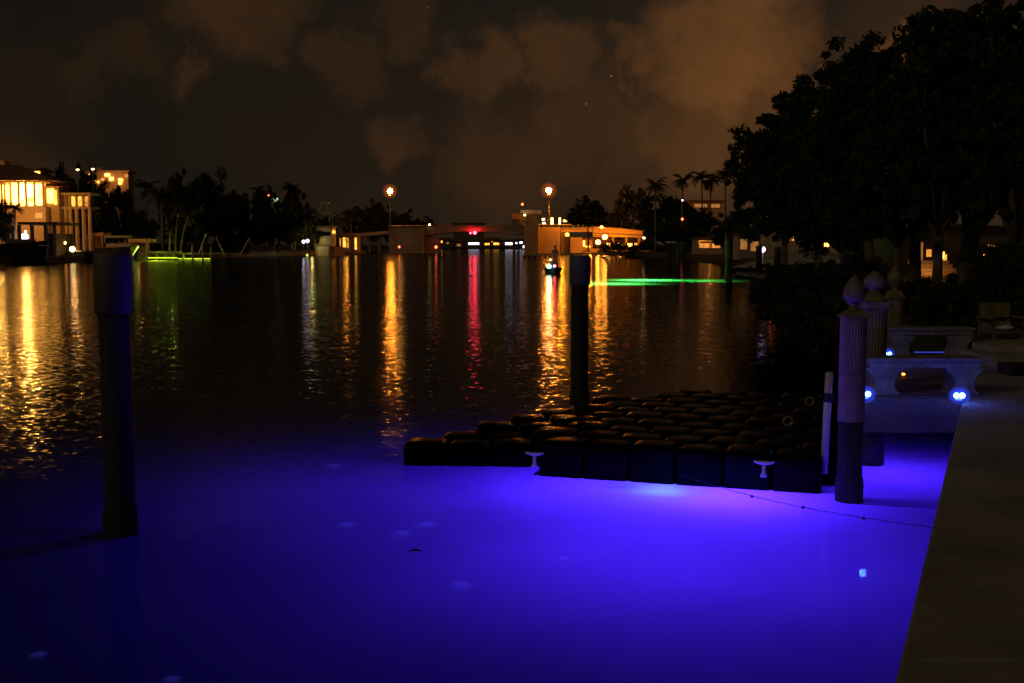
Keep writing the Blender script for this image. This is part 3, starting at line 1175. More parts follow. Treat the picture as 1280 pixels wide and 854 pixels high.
pl = [V(436, 292.5, BY), V(485.8, 288.5, BY), V(485.8, 292.5, BY), V(436, 297, BY)]
ap.prism_y([(p.x, p.z) for p in pl], BY + .5, BY + 13)
ap.build('left_approach', 'stucco', br)
ra = MB()
pl = [V(741.2, 284.2, BY), V(806, 289.5, BY), V(806, 297, BY), V(741.2, 296, BY)]
ra.prism_y([(p.x, p.z) for p in pl], BY + .4, BY + 13)
ra.build('right_approach', 'stucco', br)
lip = MB()
lip.path([V(741, 284.4, BY - .2), V(772, 286.0, BY - .2), V(806, 289.6, BY - .2)], .22, 6)
lip.path([V(741, 293.4, BY - .2), V(772, 294.2, BY - .2), V(803, 296.0, BY - .2)], .25, 6)
lip.build('edge_beams', 'stucco', br)
for px in (448, 462, 474):
    MB().pbox(px - 1.3, 296, px + 1.3, 318.5, BY + 2, 2).build('column', 'concrete_dark', br)
for px in (766, 783, 799):
    MB().pbox(px - 1.5, 296.6, px + 1.5, 316, BY + 3, 1.5).build('column', 'stucco', br)
MB().pbox(486, 284.6, 529.5, 319, BY - 1, 14).build('pier', 'concrete_dark', br)
MB().pbox(530.5, 297, 548, 319, BY + 1, 10).build('pier', 'concrete_dark', br)
MB().pbox(672.3, 284, 700.5, 319, BY, 14).build('pier', 'stucco', br)
MB().pbox(701.2, 284.2, 740.5, 290, BY + .6, 12).build('abutment_deck', 'stucco', br)
MB().pbox(701.2, 290.3, 712, 319, BY + 3, 10).build('abutment', 'stucco', br)
MB().pbox(713, 297, 728, 319, BY + .5, 6).build('machinery_house', 'stucco', br)
MB().pbox(729, 311, 752, 319, BY + 2, 8).build('abutment', 'stucco', br)
tw = MB().pbox(655.5, 267.5, 671.8, 319, BY - 2, 6).build('tower', 'concrete_dark', br)
MB().pbox(651, 262.6, 677, 266.2, BY - 3.5, 9).build('tower_roof', 'nylon', tw)
MB().pbox(658, 266.4, 669, 267.3, BY - 2.4, 5).build('tower_lintel', 'nylon', tw)
MB().pbox(640, 267, 654.5, 283, BY + 8, 4).build('far_tower', 'stucco_dark', br)
# timber fenders in front of the piers
def fender(x0, x1, y, yb, label):
    p0 = G(x0, yb)
    p1 = G(x1, yb)
    t = thing('timber_fender', (p0.x, p0.y, 0), label, 'fender', 'fenders at the bridge piers')
    zt = V(x0, y, p0.y).z
    MB().box(p0.x, p1.x, p0.y, p0.y + 1.5, zt - .3, zt).build('walkway', 'stucco', t)
    k_ = 0
    n_ = max(3, int((x1 - x0) / 6))
    fp = MB()
    for i in range(n_ + 1):
        xx = p0.x + (p1.x - p0.x) * i / n_
        fp.box(xx - .15, xx + .15, p0.y + .1, p0.y + .5, -2.5, zt - .31)
    fp.build('piles', 'piling', t)


fender(498, 556, 314.6, 318.6, 'low timber fender in front of the left pier')
fender(655, 688, 317.5, 323.0, 'bright orange lit fender platform at the control tower')
fender(702, 752, 316.5, 320.0, 'long low fender right of the orange pier')


def street_lamp(px, ly, by, Y, label, r=.62, m='sodium', group='tall street lamps on the bridge', pole_r=.13):
    a = V(px, by, Y)
    b = V(px, ly, Y)
    t = thing('street_lamp', a, label, 'street lamp', group)
    MB().path([a, a.lerp(b, .5), b - Vector((0, 0, r * 1.15))], [pole_r * 1.4, pole_r, pole_r * .8], 8).build('pole', 'steel', t, True)
    MB().lathe(b.x, b.y, [(r * .3, b.z - r * 1.3), (r * .5, b.z - r * 1.1), (r * .2, b.z - r * .95)], 10).build('collar', 'steel', t)
    MB().ball(b, r * .72, 14).build('bulb', m, t, True)
    if r > .5:
        MB().ball(b, r * .85, 20).ball(b, r * 1.05, 20).ball(b, r * 1.27, 20).ball(b, r * 1.5, 20).ball(b, r * 1.75, 20).ball(b, r * 2.05, 24).build('halo_shells', 'halo_or', t, True)  # nested glowing shells paint the halo around the bulb
    return t


street_lamp(487.5, 239, 284.3, BY - .5, 'tall street lamp over the left end of the drawbridge', .9)
street_lamp(686, 238, 284, BY - .9, 'tall street lamp behind the control tower', .98)
street_lamp(752, 284, 286, BY - .6, 'small street lamp low on the right bridge ramp', .38, 'sodium_big', 'lamps on the right ramp', .08)


def flood(px, py, Y, r, m, label, name='flood_light', cat='flood light', group='orange flood lights under the right ramp', post=None):
    b = V(px, py, Y)
    zb = .8 if post is None else post
    t = thing(name, (b.x, b.y, zb), label, cat, group)
    MB().tube((b.x, b.y + r * .3, zb), (b.x, b.y + r * .3, b.z - r * .9), .07, None, 6).build('post', 'steel', t)
    MB().lathe(b.x, b.y + r * .4, [(r * .8, b.z - r * .9), (r * .9, b.z - r * .6), (r * .3, b.z - r * .5)], 10).build('bracket', 'steel', t)
    MB().ball(b, r * .8, 12).build('bulb', m, t, True)
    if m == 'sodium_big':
        MB().ball(b, r * 1.1, 18).ball(b, r * 1.5, 18).ball(b, r * 2.0, 20).build('halo_shells', 'halo_or', t, True)  # glowing shells paint the orange halo of the flood
    return t


flood(756, 296.5, 268, .72, 'sodium_big', 'larger orange flood light below the right bridge ramp')
flood(747.5, 303, 262, .66, 'sodium_big', 'lower orange flood light beside the larger one')
flood(709, 293.5, 279, .62, 'window_hot', 'yellow wall lamp right of the orange pier', 'wall_lamp', 'wall lamp', 'lamps on the bridge piers', 3.0)
flood(656, 269, 275.2, .36, 'white_l', 'white lamp hanging under the control tower roof', 'wall_lamp', 'wall lamp', 'lamps on the bridge piers', 6.4)
ng = 'red navigation lights on the bridge'
for (px, py, Y, r, m, lab) in [(593.5, 291, 279, .42, 'red_l', 'brighter red navigation light under the middle of the span'), (588, 291.3, 279, .22, 'red_l', 'weaker red navigation light left of the brighter one'),
                               (499, 308.8, 276, .26, 'red_s', 'small red light on the left pier'), (545, 309, 277, .34, 'red_s', 'small red light at the second pier'),
                               (653, 255.5, 290, .30, 'red_s', 'red light above the control tower roof'), (537, 281.2, 280, .28, 'white_l', 'small white light on the span railing')]:
    b = V(px, py, Y)
    t = thing('navigation_light', b, lab, 'navigation light', ng)
    MB().ball(b, r, 10).build('lens', m, t, True)
    MB().lathe(b.x, b.y, [(r * .7, b.z + r * 1.0), (r * .8, b.z + r * 1.2), (r * .4, b.z + r * 1.6)], 8).build('bracket', 'steel', t)

light('bridge_fill', V(703, 262, BY - 1.6), (1, .25, .008), 3800, .3, br)  # unseen fill lights added to brighten the piers and ramp
light('bridge_fill', V(738, 300, BY - 7), (1, .25, .01), 1200, .3, br)
light('bridge_fill', V(775, 301, BY - 5), (1, .24, .008), 3600, .3, br)
light('bridge_fill', V(500, 262, BY - 12), (1, .40, .08), 300, .3, br)
# far shore seen under and over the bridge
FY = 520.0
struct(MB().prism_z([(-140, FY), (330, FY - 8), (700, FY + 700), (-700, FY + 700)], -2.9, .9).build('ground_far_shore', 'soil'))


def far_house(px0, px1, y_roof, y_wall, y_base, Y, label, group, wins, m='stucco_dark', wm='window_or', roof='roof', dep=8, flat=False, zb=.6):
    a = V(px0, y_base, Y)
    b = V(px1, y_wall, Y)
    t = thing('house', ((a.x + b.x) / 2, Y, zb), label, 'house', group)
    zb2 = max(zb, 0)
    MB().box(a.x, b.x, Y, Y + dep, zb2, b.z).build('wall', m, t)
    zr = V(px0, y_roof, Y).z
    e = (b.x - a.x) * .05
    if flat:
        MB().box(a.x - e, b.x + e, Y - .6, Y + dep + .5, b.z + .01, zr).build('roof', roof, t)
    else:
        MB().hip_roof(a.x - e, b.x + e, Y - .8, Y + dep + .8, b.z + .01, zr, (b.x - a.x) * .25).build('roof', roof, t)
    for wdef in wins:
        (x0, y0_, x1, y1_) = wdef[:4]
        mm = wdef[4] if len(wdef) > 4 else wm
        p0, p1 = V(x0, y1_, Y), V(x1, y0_, Y)
        fw = min(.12, (p1.x - p0.x) * .1)
        f_ = MB()
        f_.box(p0.x - fw, p1.x + fw, Y - .10, Y - .02, p1.z, p1.z + fw)
        f_.box(p0.x - fw, p1.x + fw, Y - .10, Y - .02, p0.z - fw, p0.z)
        f_.box(p0.x - fw, p0.x, Y - .10, Y - .02, p0.z, p1.z)
        f_.box(p1.x, p1.x + fw, Y - .10, Y - .02, p0.z, p1.z)
        w_ = f_.build('window', 'stucco', t)
        MB().box(p0.x, p1.x, Y - .06, Y - .012, p0.z, p1.z).build('pane', mm, w_)
    return t


hg = 'small houses on the far shore beyond the bridge'
far_house(568, 580, 299, 303, 311, FY + 12, 'tiny house with one dim window left of the white lights', hg, [(571, 305, 576, 308, 'window_dim')])
far_house(583, 603, 299.5, 301.5, 311, FY + 10, 'tiny house with a bright white band of windows', hg, [(585.5, 303.3, 599, 306.0, 'cool_l')], flat=True)
far_house(604, 628, 297, 300.5, 311, FY + 14, 'tiny house with two yellow windows under the span', hg, [(606, 304, 612, 306.5, 'window'), (617, 303.5, 624, 306.3, 'window'), (614, 296.5 + 5, 616, 303)])
far_house(630, 642, 299, 302, 311, FY + 9, 'tiny house with violet white windows by the tower', hg, [(631.5, 303.2, 640.5, 306.2, 'cool_l')], flat=True)
far_house(643, 656, 298, 301, 311, FY + 11, 'tiny house half hidden by the control tower', hg, [(644.5, 303, 646.5, 305, 'cool_l'), (649.5, 302, 653, 304.6, 'cool_l')])
far_house(549, 566, 297, 300.5, 311, FY + 16, 'tiny house seen beside the second pier', hg, [(549.8, 298 + 3, 553, 303.6, 'window'), (558, 303, 561, 305, 'window_dim')])
far_house(567, 605, 278.6, 280, 311, FY + 90, 'long flat building rising faintly above the bridge span', 'buildings beyond the bridge', [(570, 278.8, 578, 279.7, 'window_dim'), (590, 278.8, 600, 279.7, 'window_dim')], flat=True)
p = V(655, 308.5, 430)
t = thing('small_boat', (p.x, 430, 0), 'tiny boat with a white stern lamp at the foot of the tower', 'boat')
MB().box(p.x - 1.2, p.x + 1.6, 429, 434, -.2, .7).build('hull', 'gel', t, bevel=.2)
MB().ball(p, .5, 10).build('lamp', 'cool_l', t, True)
MB().tube((p.x, 430, .7), (p.x, 430, p.z - .45), .08, None, 6).build('mast', 'steel', t)

# the town above the right deck
far_house(676, 716, 268.5, 272, 300, BY + 60, 'lit building with two bright yellow pillars beyond the right pier', 'buildings beyond the bridge',
          [(677.5, 273, 681, 275.5, 'white_l'), (678, 278, 682, 280, 'white_l'), (684, 274.5, 685.5, 276), (688.6, 272.3, 691.4, 281, 'white_l'), (698.6, 272.3, 700.8, 281, 'white_l'), (704, 275, 710, 277.4, 'window_hot')],
          m='stucco_dark', roof='concrete_dark', flat=True)
far_house(757, 805, 300, 303, 316, BY + 25, 'low orange lit building under the right ramp', 'buildings beyond the bridge',
          [(758, 304, 768, 308, 'window_hot'), (772, 303.8, 779, 307, 'window'), (781, 304.5, 790, 308.5, 'window_hot'), (793, 304, 798, 307, 'window')], m='stucco', flat=True)
far_house(728, 741, 298, 300, 311.5, BY + 1.6, 'small kiosk with a lit corner window below the ramp', 'buildings beyond the bridge', [(728.8, 300.6, 731, 308, 'window_hot'), (731.4, 307.2, 738, 309.5, 'window')], m='stucco', flat=True, dep=4)

# ------------------------------------------------------------------ left shore mansion
MY = 165.0
ms = thing('mansion', (V(30, 320, MY).x, MY, .7), 'two storey mansion with glowing windows behind upper columns', 'mansion')


def cpy(px0, y0_, px1, y1_, Y, dep, name, m, par, bevel=0):
    return MB().pbox(px0, y0_, px1, y1_, Y, dep).build(name, m, par, bevel=bevel)


cpy(-70, 258.5, 57, 312, MY, 6, 'lower_wall', 'stucco', ms)
cpy(-70, 225.5, 57, 228, MY + .4, 5, 'architrave', 'stucco', ms)
cpy(-70, 228.4, 57, 258, MY + 3, 3, 'upper_wall', 'stucco', ms)
cpy(57.5, 233, 73, 312, MY + 1.5, 4, 'wing_wall', 'stucco', ms)
rf = MB()
a, b = V(-80, 225.6, MY - 1), V(67, 225.6, MY - 1)
rf.hip_roof(a.x, b.x, MY - 1, MY + 7.5, a.z, V(0, 206, MY + 3).z, 7.0)
rf.build('roof', 'roof', ms)
cup = cpy(38, 213.5, 50, 225, MY + 2.2, 4, 'cupola', 'stucco', ms)
a, b = V(35, 213.4, MY + 1.6), V(53.5, 213.4, MY + 1.6)
MB().hip_roof(a.x, b.x, MY + 1.6, MY + 7, a.z, V(0, 208, MY + 2).z, .9).build('cupola_roof', 'roof', cup)
cpy(43.5, 214.5, 49.5, 223.5, MY + 2.1, .08, 'cupola_window', 'window_hot', cup)
cpy(-20, 200.5, 5, 208, MY + 3.2, 2, 'chimney_block', 'stucco', ms)
a, b = V(56, 232.8, MY), V(77, 232.8, MY)
MB().hip_roof(a.x, b.x, MY, MY + 6, a.z, V(0, 229, MY + 3).z, .9).build('wing_roof', 'roof', ms)
for (x0, x1, ya, yb, mm) in [(-30, -12, 231, 256, 'window'), (-8, -1, 231, 257, 'window_hot'), (1, 5.5, 231, 249, 'window_hot'), (8, 13, 231, 256, 'window'), (15.5, 22.5, 229.5, 257, 'window_hot'),
                             (25.5, 31.5, 229.5, 257.5, 'window_hot'), (34.5, 41.5, 230, 247, 'window_hot'), (35.5, 43, 252, 257.5, 'window_hot'), (44.5, 53, 230, 257, 'window_hot')]:
    w_ = cpy(x0, ya, x1, yb, MY + 2.86, .1, 'window', mm, ms)
    cpy(x0 - .6, ya - 1.0, x1 + .6, ya - .15, MY + 2.8, .18, 'lintel', 'stucco', w_)
for px in (-21, -9.5, 3, 6.5, 14, 24, 33, 43.6, 54.5):
    a, b = V(px, 258, MY + .6), V(px, 228.2, MY + .6)
    MB().lathe(a.x, MY + .6, [(.24, a.z + .02), (.24, a.z + .15), (.17, a.z + .2), (.15, b.z - .25), (.22, b.z - .15), (.22, b.z - .02)], 12).build('column', 'stucco', ms, True)
w_ = cpy(59, 236, 66.5, 254, MY + 1.38, .1, 'window', 'window_hot', ms)
cpy(68, 238, 70.5, 256, MY + 1.38, .1, 'window', 'window', ms)
for (x0, x1) in ((3, 9), (12, 19), (44, 53)):
    cpy(x0, 266, x1, 273, MY - .08, .07, 'lower_window', 'window_dim', ms)
light('porch_fill', V(30, 238, MY + 1.6), (1, .42, .07), 2200, .4, ms)  # unseen fill lights added inside the porch to brighten the upper wall
light('porch_fill', V(-5, 238, MY + 1.6), (1, .42, .07), 1500, .4, ms)
light('facade_fill', V(28, 246, MY - 6), (1, .40, .06), 1500, .4, ms)  # unseen flood added in front to light the facade
light('wall_fill', V(10, 285, MY - 4), (1, .36, .06), 380, .3, ms)  # unseen fill added to brighten the lower wall
# open colonnade
cl_ = thing('colonnade', (V(92, 320, MY).x, MY + 1, .7), 'two storey open colonnade with four lit arches beside the mansion', 'colonnade')
cpy(73.6, 241, 113, 243.6, MY + 2, 4, 'cornice', 'stucco', cl_)
cpy(73.6, 258.6, 113, 261, MY + 2, 4, 'floor_slab', 'stucco', cl_)
cpy(74, 244, 112.5, 258.4, MY + 6, .5, 'back_wall', 'stucco', cl_)
for (x0, x1, mm) in ((73.8, 80, 'window'), (84.5, 87.5, 'window'), (88.5, 94, 'window'), (97.5, 102.5, 'window'), (106, 111, 'window_or')):
    a, b = V(x0, 258, MY + 5.9), V(x1, 245.5, MY + 5.9)
    n = 8
    pz = b.z - (b.x - a.x) / 2
    poly_ = [(a.x, a.z), (b.x, a.z)] + [((a.x + b.x) / 2 + (b.x - a.x) / 2 * math.cos(i * math.pi / n), pz + (b.x - a.x) / 2 * math.sin(i * math.pi / n)) for i in range(n + 1)]
    MB().prism_y(poly_, MY + 5.85, MY + 5.95).build('lit_arch', mm, cl_)
for px in (75, 82.3, 88, 95.7, 104.3, 112):
    a, b = V(px, 258.5, MY + 2.4), V(px, 243.8, MY + 2.4)
    MB().lathe(a.x, MY + 2.4, [(.26, a.z + .02), (.18, a.z + .2), (.16, b.z - .2), (.26, b.z - .02)], 10).build('upper_column', 'stucco', cl_, True)
    c = V(px, 261.3, MY + 2.4)
    MB().lathe(a.x, MY + 2.4, [(.38, .72), (.30, 1.0), (.28, c.z - .2), (.36, c.z)], 10).build('lower_column', 'stucco', cl_, True)
light('arch_fill', V(92, 275, MY - 3), (1, .34, .07), 200, .3, cl_)  # unseen fill added in front of the columns

# tower block far behind
tb = thing('apartment_block', (V(135, 300, 420).x, 420, .7), 'orange lit flat roofed block high above the dark trees', 'building')
a, b = V(108, 300, 420), V(160, 215.5, 420)
MB().box(a.x, b.x, 420, 426, .7, b.z).build('wall', 'stucco', tb)
MB().pbox(106, 213.2, 161, 215.3, 419, 8).build('roof', 'concrete_dark', tb)
MB().pbox(118, 209.5, 126, 213, 421, 6).build('roof_house', 'stucco_dark', tb)
for (x0, y0_, x1, y1_, mm) in [(110.5, 217.5, 114, 220, 'window'), (131, 217, 137, 220.5, 'window_hot'), (136.5, 221.5, 141.5, 225.5, 'window_hot'), (148, 223.5, 153, 226.5, 'window_hot'), (148, 228, 152, 230.5, 'window_hot'), (118, 226, 124, 229, 'window'), (126, 223, 130, 226, 'window_or'), (156, 218, 160, 222, 'window_dim')]:
    MB().pbox(x0, y0_, x1, y1_, 419.6, .2).build('window', mm, tb)
light('facade_fill', V(135, 212, 411), (1, .33, .07), 2600, 2, tb)  # unseen fill added to light the top of the block
for (px, py, lab) in [(97, 212.3, 'small yellow lamp among the treetops left of the tower block'), (116, 211.6, 'small yellow lamp at the tower block roof edge')]:
    b = V(px, py, 200)
    t = thing('roof_lamp', b - Vector((0, 0, 1.5)), lab, 'lamp', 'lamps high in the left trees')
    MB().ball(b, .30, 8, .5).build('bulb', 'white_l', t, True)
    MB().tube(b - Vector((0, 0, 8)), b - Vector((0, 0, .16)), .08, None, 6).build('post', 'steel', t)
t = thing('lit_sign', V(342, 252, 230), 'small pale green lit sign with a red lamp above the trees', 'sign')
MB().pbox(335.5, 247.6, 347.5, 249.6, 230, .2).build('upper_bar', emat('pale_green_sign', (.65, 1.0, .6), .8), t)
MB().pbox(342.5, 249.8, 346.5, 252.4, 230.01, .2).build('lower_bar', emat('pale_green_sign_dim', (.75, 1.0, .5), .5), t)
MB().ball(V(336.5, 244.7, 230), .32, 8, .6).build('red_lamp', 'red_s', t, True)
MB().tube(V(341, 253, 230.3), Vector((V(341, 253, 230.3).x, 230.3, .7)), .12, None, 6).build('post', 'steel', t)


# lamps along the left shore
def globe_lamp(px, py, Y, r, m, label, col=None, e=0, zb=.75, group='lamps along the left shore'):
    b = V(px, py, Y)
    t = thing('shore_lamp', (b.x, b.y, zb), label, 'lamp', group)
    MB().tube((b.x, b.y, zb), (b.x, b.y, b.z - r * .95), .06, None, 8).build('post', 'steel', t)
    MB().ball(b, r, 12).build('globe', m, t, True)
    if e:
        light('glow', b + Vector((0, -r - .2, 0)), col, e, .2, t)
    return t


globe_lamp(31, 296, 150, .5, 'violet', 'bright violet white lamp below the mansion', (.8, .6, 1), 60)
globe_lamp(25, 287.5, 152, .16, 'white_l', 'tiny lamp just above the violet white one')
globe_lamp(32, 289.5, 152, .16, 'white_l', 'tiny second lamp close over the violet white one')
globe_lamp(90.5, 311.5, 150, .38, 'white_l', 'round yellow white lamp low at the water below the colonnade')
globe_lamp(81.5, 303.8, 152, .17, 'sodium_dim', 'faint lamp left of the round yellow white one')
globe_lamp(379.5, 302.2, 214, .34, 'violet', 'violet white lamp left of the sport fishing boat', (.9, .7, 1), 30, group='pair of lamps beside the fishing boat')
globe_lamp(384.5, 301.2, 214, .34, 'violet', 'violet white lamp closest to the fishing boat bow', None, 0, group='pair of lamps beside the fishing boat')
globe_lamp(384, 319, 212, .22, 'yg_l', 'small greenish lamp at the waterline of the fishing boat', None, 0, .3)

# foreground of the mansion: terrace, dark boat house
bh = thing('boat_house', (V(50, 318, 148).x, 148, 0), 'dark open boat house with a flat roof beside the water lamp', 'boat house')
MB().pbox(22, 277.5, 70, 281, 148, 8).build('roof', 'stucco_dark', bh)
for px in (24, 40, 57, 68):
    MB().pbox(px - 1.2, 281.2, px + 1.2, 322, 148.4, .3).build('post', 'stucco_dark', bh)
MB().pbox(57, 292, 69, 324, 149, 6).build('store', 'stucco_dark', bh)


def motor_boat(px0, px1, deck_y, wl_y, label, hull='hull_dark', cabin=None, Yd=None, group=None, wind=True, bow=1):
    p0, p1 = G(px0, wl_y), G(px1, wl_y)
    Y = p0.y
    L = p1.x - p0.x
    zt = V(px0, deck_y, Y).z
    t = thing('motor_boat', ((p0.x + p1.x) / 2, Y, 0), label, 'boat', group)
    m_ = MB()
    n = 12
    rows = []
    wd = min(L * .16, 1.4)
    for i in range(n + 1):
        f = i / n
        ff = f if bow > 0 else 1 - f
        x = p0.x + L * f
        wx = wd * (1 - max(0, (ff - .5) / .5) ** 2.2) + .03
        sheer = zt + (.18 * ff ** 2) * zt
        cut = L * .10 * max(0, (ff - .7) / .3) * bow
        rows.append([(x - cut, Y + wd - wx * .75, -.3), (x, Y + wd - wx, sheer), (x, Y + wd + wx, sheer), (x - cut, Y + wd + wx * .75, -.3)])
    vs = [v_ for r_ in rows for v_ in r_]
    fs = []
    for i in range(n):
        for k_ in range(4):
            fs.append((i * 4 + k_, i * 4 + (k_ + 1) % 4, (i + 1) * 4 + (k_ + 1) % 4, (i + 1) * 4 + k_))
    fs += [(0, 1, 2, 3), tuple(n * 4 + q_ for q_ in (3, 2, 1, 0))]
    m_.add(vs, fs)
    m_.build('hull', hull, t)
    if cabin:
        for (x0, y0_, x1, y1_, mm, nm) in cabin:
            a, b = V(x0, y1_, Y), V(x1, y0_, Y)
            MB().box(a.x, b.x, Y + wd * .45, Y + wd * 1.55, a.z, b.z).build(nm, mm, t, bevel=.04)
    return t


mb_ = 'motor boats at the left shore'
motor_boat(-6, 57, 305, 330.5, 'long dark motor boat under the violet white lamp', 'hull_dark', [(5, 299, 38, 304.5, 'stucco_dark', 'cabin'), (8, 306.6, 56, 307.6, 'nylon', 'rub_rail')], group=mb_)
motor_boat(82, 117, 315.5, 327.5, 'low dark motor boat with the round lamp behind its rail', 'hull_dark', [(94, 313.2, 102, 315, 'gel', 'windscreen'), (107, 315.6, 113, 317, 'gel', 'bow_rail')], group=mb_)
bl = motor_boat(119, 172, 310, 325.5, 'dark hulled open boat with an orange lit canvas top', 'hull_dark', [(131, 304.5, 160, 309.5, 'canvas', 'console'), (129, 294.5, 161, 297.3, 'canvas', 'canvas_top')], group=mb_)
Yb = G(119, 325.5).y
for px in (131, 142, 158):
    MB().tube(V(px, 304.5, Yb + 1.3), V(px, 297.4, Yb + 1.3), .05, None, 6).build('top_pole', 'steel', bl)
MB().tube(V(166, 319, Yb - .1), V(173, 308, Yb - .2), .05, .13, 8).build('bow_light_streak', 'yg_l', bl)  # glowing streak painted for the green light on the hull
# orange-lit sheds behind that boat
for (x0, x1, ya, yb, m, lab) in [(112.5, 130, 291, 317, 'stucco', 'orange lit shed left of the open boat'), (160, 187.5, 298.5, 302.5, 'stucco', 'orange lit shelter roof right of the open boat')]:
    Y = 172
    t = thing('dock_shelter', (V((x0 + x1) / 2, 310, Y).x, Y, .7), lab, 'shelter', 'orange lit shelters on the left shore')
    cpy(x0, ya, x1, ya + (3 if m else 5) + 1.5, Y, 3, 'roof', 'stucco', t)
    cpy(x0 + 1, ya + 4.8, x0 + 2, 317, Y + .2, .15, 'post', 'stucco', t)
    cpy(x1 - 2.5, ya + 4.8, x1 - 1.5, 317, Y + .2, .15, 'post', 'stucco', t)
    cpy(x0 + 2.2, ya + 5, x1 - 2.6, 314, Y + 2.6, .2, 'back_panel', 'stucco', t)
    light('shelter_fill', V((x0 + x1) / 2, ya - 1, Y - 2.5), (1, .30, .05), 55, .2, t)  # unseen fill added to light the shelter orange
# lit dock
Yd = G(200, 325).y
ld = thing('lit_dock', (V(197, 325, Yd).x, Yd, 0), 'low dock flooded with yellow green light below the palms', 'dock')
cpy(173, 314.2, 221, 317.0, Yd, 3, 'deck', 'pale_wood', ld)
cpy(222, 316.2, 240, 318, Yd + 2, 3, 'ramp', 'pale_wood', ld)
for px in (176, 186, 196, 206, 216, 229):
    cpy(px - .8, 318.2 if px > 222 else 317.2, px + .8, 326.5, Yd + .8, .3, 'pile', 'pale_wood', ld)
cpy(174, 317.4, 220, 322.5, Yd + 2.4, .2, 'back_board', 'pale_wood', ld)
cpy(174, 321.8, 221, 323.0, Yd + .3, .15, 'line_glow', 'yg_line_glow', ld)  # glowing strips added for the bright line at the waterline
cpy(222, 323.0, 264, 323.8, Yd + 1.2, .15, 'line_glow', 'yg_line_glow', ld)
light('dock_fill', V(197, 311, Yd - 1.0), (.75, .9, .03), 25, .3, ld)  # unseen fill lights added to brighten the deck and the palms
light('dock_fill', V(214, 313, Yd + 8), (.65, .8, .08), 200, .3, ld)
for (px, ty, lab) in [(184, 300, 'pale post at the left of the lit dock'), (241, 306, 'pale post right of the lit dock ramp'), (253.5, 308, 'second pale post beyond the ramp'), (264, 309, 'third pale post beyond the ramp')]:
    p = G(px, 325.5)
    t = thing('dock_post', (p.x, p.y, 0), lab, 'post', 'pale posts by the lit dock')
    MB().tube((p.x, p.y, -2.5), (p.x, p.y, V(px, ty, p.y).z), .14, .13, 10).build('shaft', 'pale_wood', t, True)
    q = V(px, ty, p.y).z
    MB().lathe(p.x, p.y, [(.17, q + .002), (.17, q + .05), (.02, q + .15)], 10).build('cap', 'vinyl', t)

# boat lift frame, right of it
p0, p1 = G(247, 324.5), G(282, 323.5)
t = thing('boat_lift', (p0.x, p0.y, 0), 'dim boat lift with slanting arms over the dark bank', 'boat lift')
for a_, b_ in (((247, 322), (258, 292)), ((282, 322), (270, 296)), ((300, 320), (312, 298))):
    MB().tube(V(*a_, p0.y), V(*b_, p0.y + .5), .12, None, 6).build('arm', 'steel', t)
MB().tube(V(247, 317, p0.y + .2), V(300, 317, p0.y + .2), .12, None, 6).build('beam', 'steel', t)

# sport fishing boat seen bow-on
sf0 = G(391, 320)
SY = sf0.y
sf = thing('sport_fishing_boat', (V(405, 320, SY).x, SY, 0), 'white sport fishing boat with a tall tuna tower and outriggers', 'boat')
hp = [V(x, y, SY) for x, y in [(390, 321.5), (388.5, 309.5), (420, 309.5), (421, 321.5)]]
vs = []
for f, wx, yy in ((0, .45, 0), (.12, .8, 1.5), (.3, 1.0, 4), (1, 1.0, 13)):
    cx = (hp[1].x + hp[2].x) / 2
    hw_ = (hp[2].x - hp[1].x) / 2 * wx
    zt = hp[1].z * (1.15 - .15 * f)
    vs.append([(cx - hw_ * .85, SY + yy, -.4), (cx - hw_, SY + yy, zt), (cx + hw_, SY + yy, zt), (cx + hw_ * .85, SY + yy, -.4)])
fl = [q for r_ in vs for q in r_]
fs = [(0, 1, 2, 3), (12, 15, 14, 13)]
for i in range(3):
    for k_ in range(4):
        fs.append((i * 4 + k_, (i + 1) * 4 + k_, (i + 1) * 4 + (k_ + 1) % 4, i * 4 + (k_ + 1) % 4))
MB().add(fl, fs).build('hull', 'gel', sf)
hull_z = hp[1].z
cpy(392, 284.5, 415, 307.5, SY + 4, 5, 'cabin', 'gel', sf, .15)
cpy(394, 290, 413, 295, SY + 3.9, .06, 'windscreen', 'glass_dark', sf)
cpy(391, 282.6, 416, 284.2, SY + 3.6, 5.6, 'hard_top', 'canvas', sf)
for a_, b_ in (((394, 283), (402, 254)), ((413, 283), (408, 254)), ((413, 283), (409, 254))):
    MB().tube(V(*a_, SY + 5), V(*b_, SY + 5.5), .06, None, 6).build('tower_leg', 'gel', sf)
cpy(399, 266, 411, 267.3, SY + 5, 1.5, 'tower_platform', 'gel', sf)
cpy(400.5, 253, 410, 254.6, SY + 5, 1.5, 'tower_top', 'gel', sf)
for a_, b_ in (((416, 284), (413.8, 247)), ((393, 284), (394, 246))):
    MB().tube(V(*a_, SY + 4), V(*b_, SY + 4), .05, .03, 6).build('outrigger', 'gel', sf)
light('deck_fill', V(390, 300, SY - 2.5), (1, .70, .20), 220, .2, sf)  # unseen fill lights added to brighten cabin and hull
light('deck_fill', V(388, 314, SY - 2), (.8, .9, .2), 12, .2, sf)

# orange lit houses by the left end of the bridge
far_house(424, 446, 291, 295, 319.5, 250, 'orange lit pavilion with glowing columns between boat and bridge', 'orange lit houses by the bridge',
          [(424.8, 298, 427.5, 309, 'window_or'), (428.8, 297, 432, 310, 'window'), (433.2, 297.5, 436, 310, 'window_or'), (443.5, 297, 446, 312, 'window')], m='stucco', dep=6)
light('pavilion_fill', V(433, 290, 238), (1, .28, .03), 300, .5)  # unseen fill added to light the pavilion front
bpy.data.objects['pavilion_fill'].name = 'pavilion_fill'

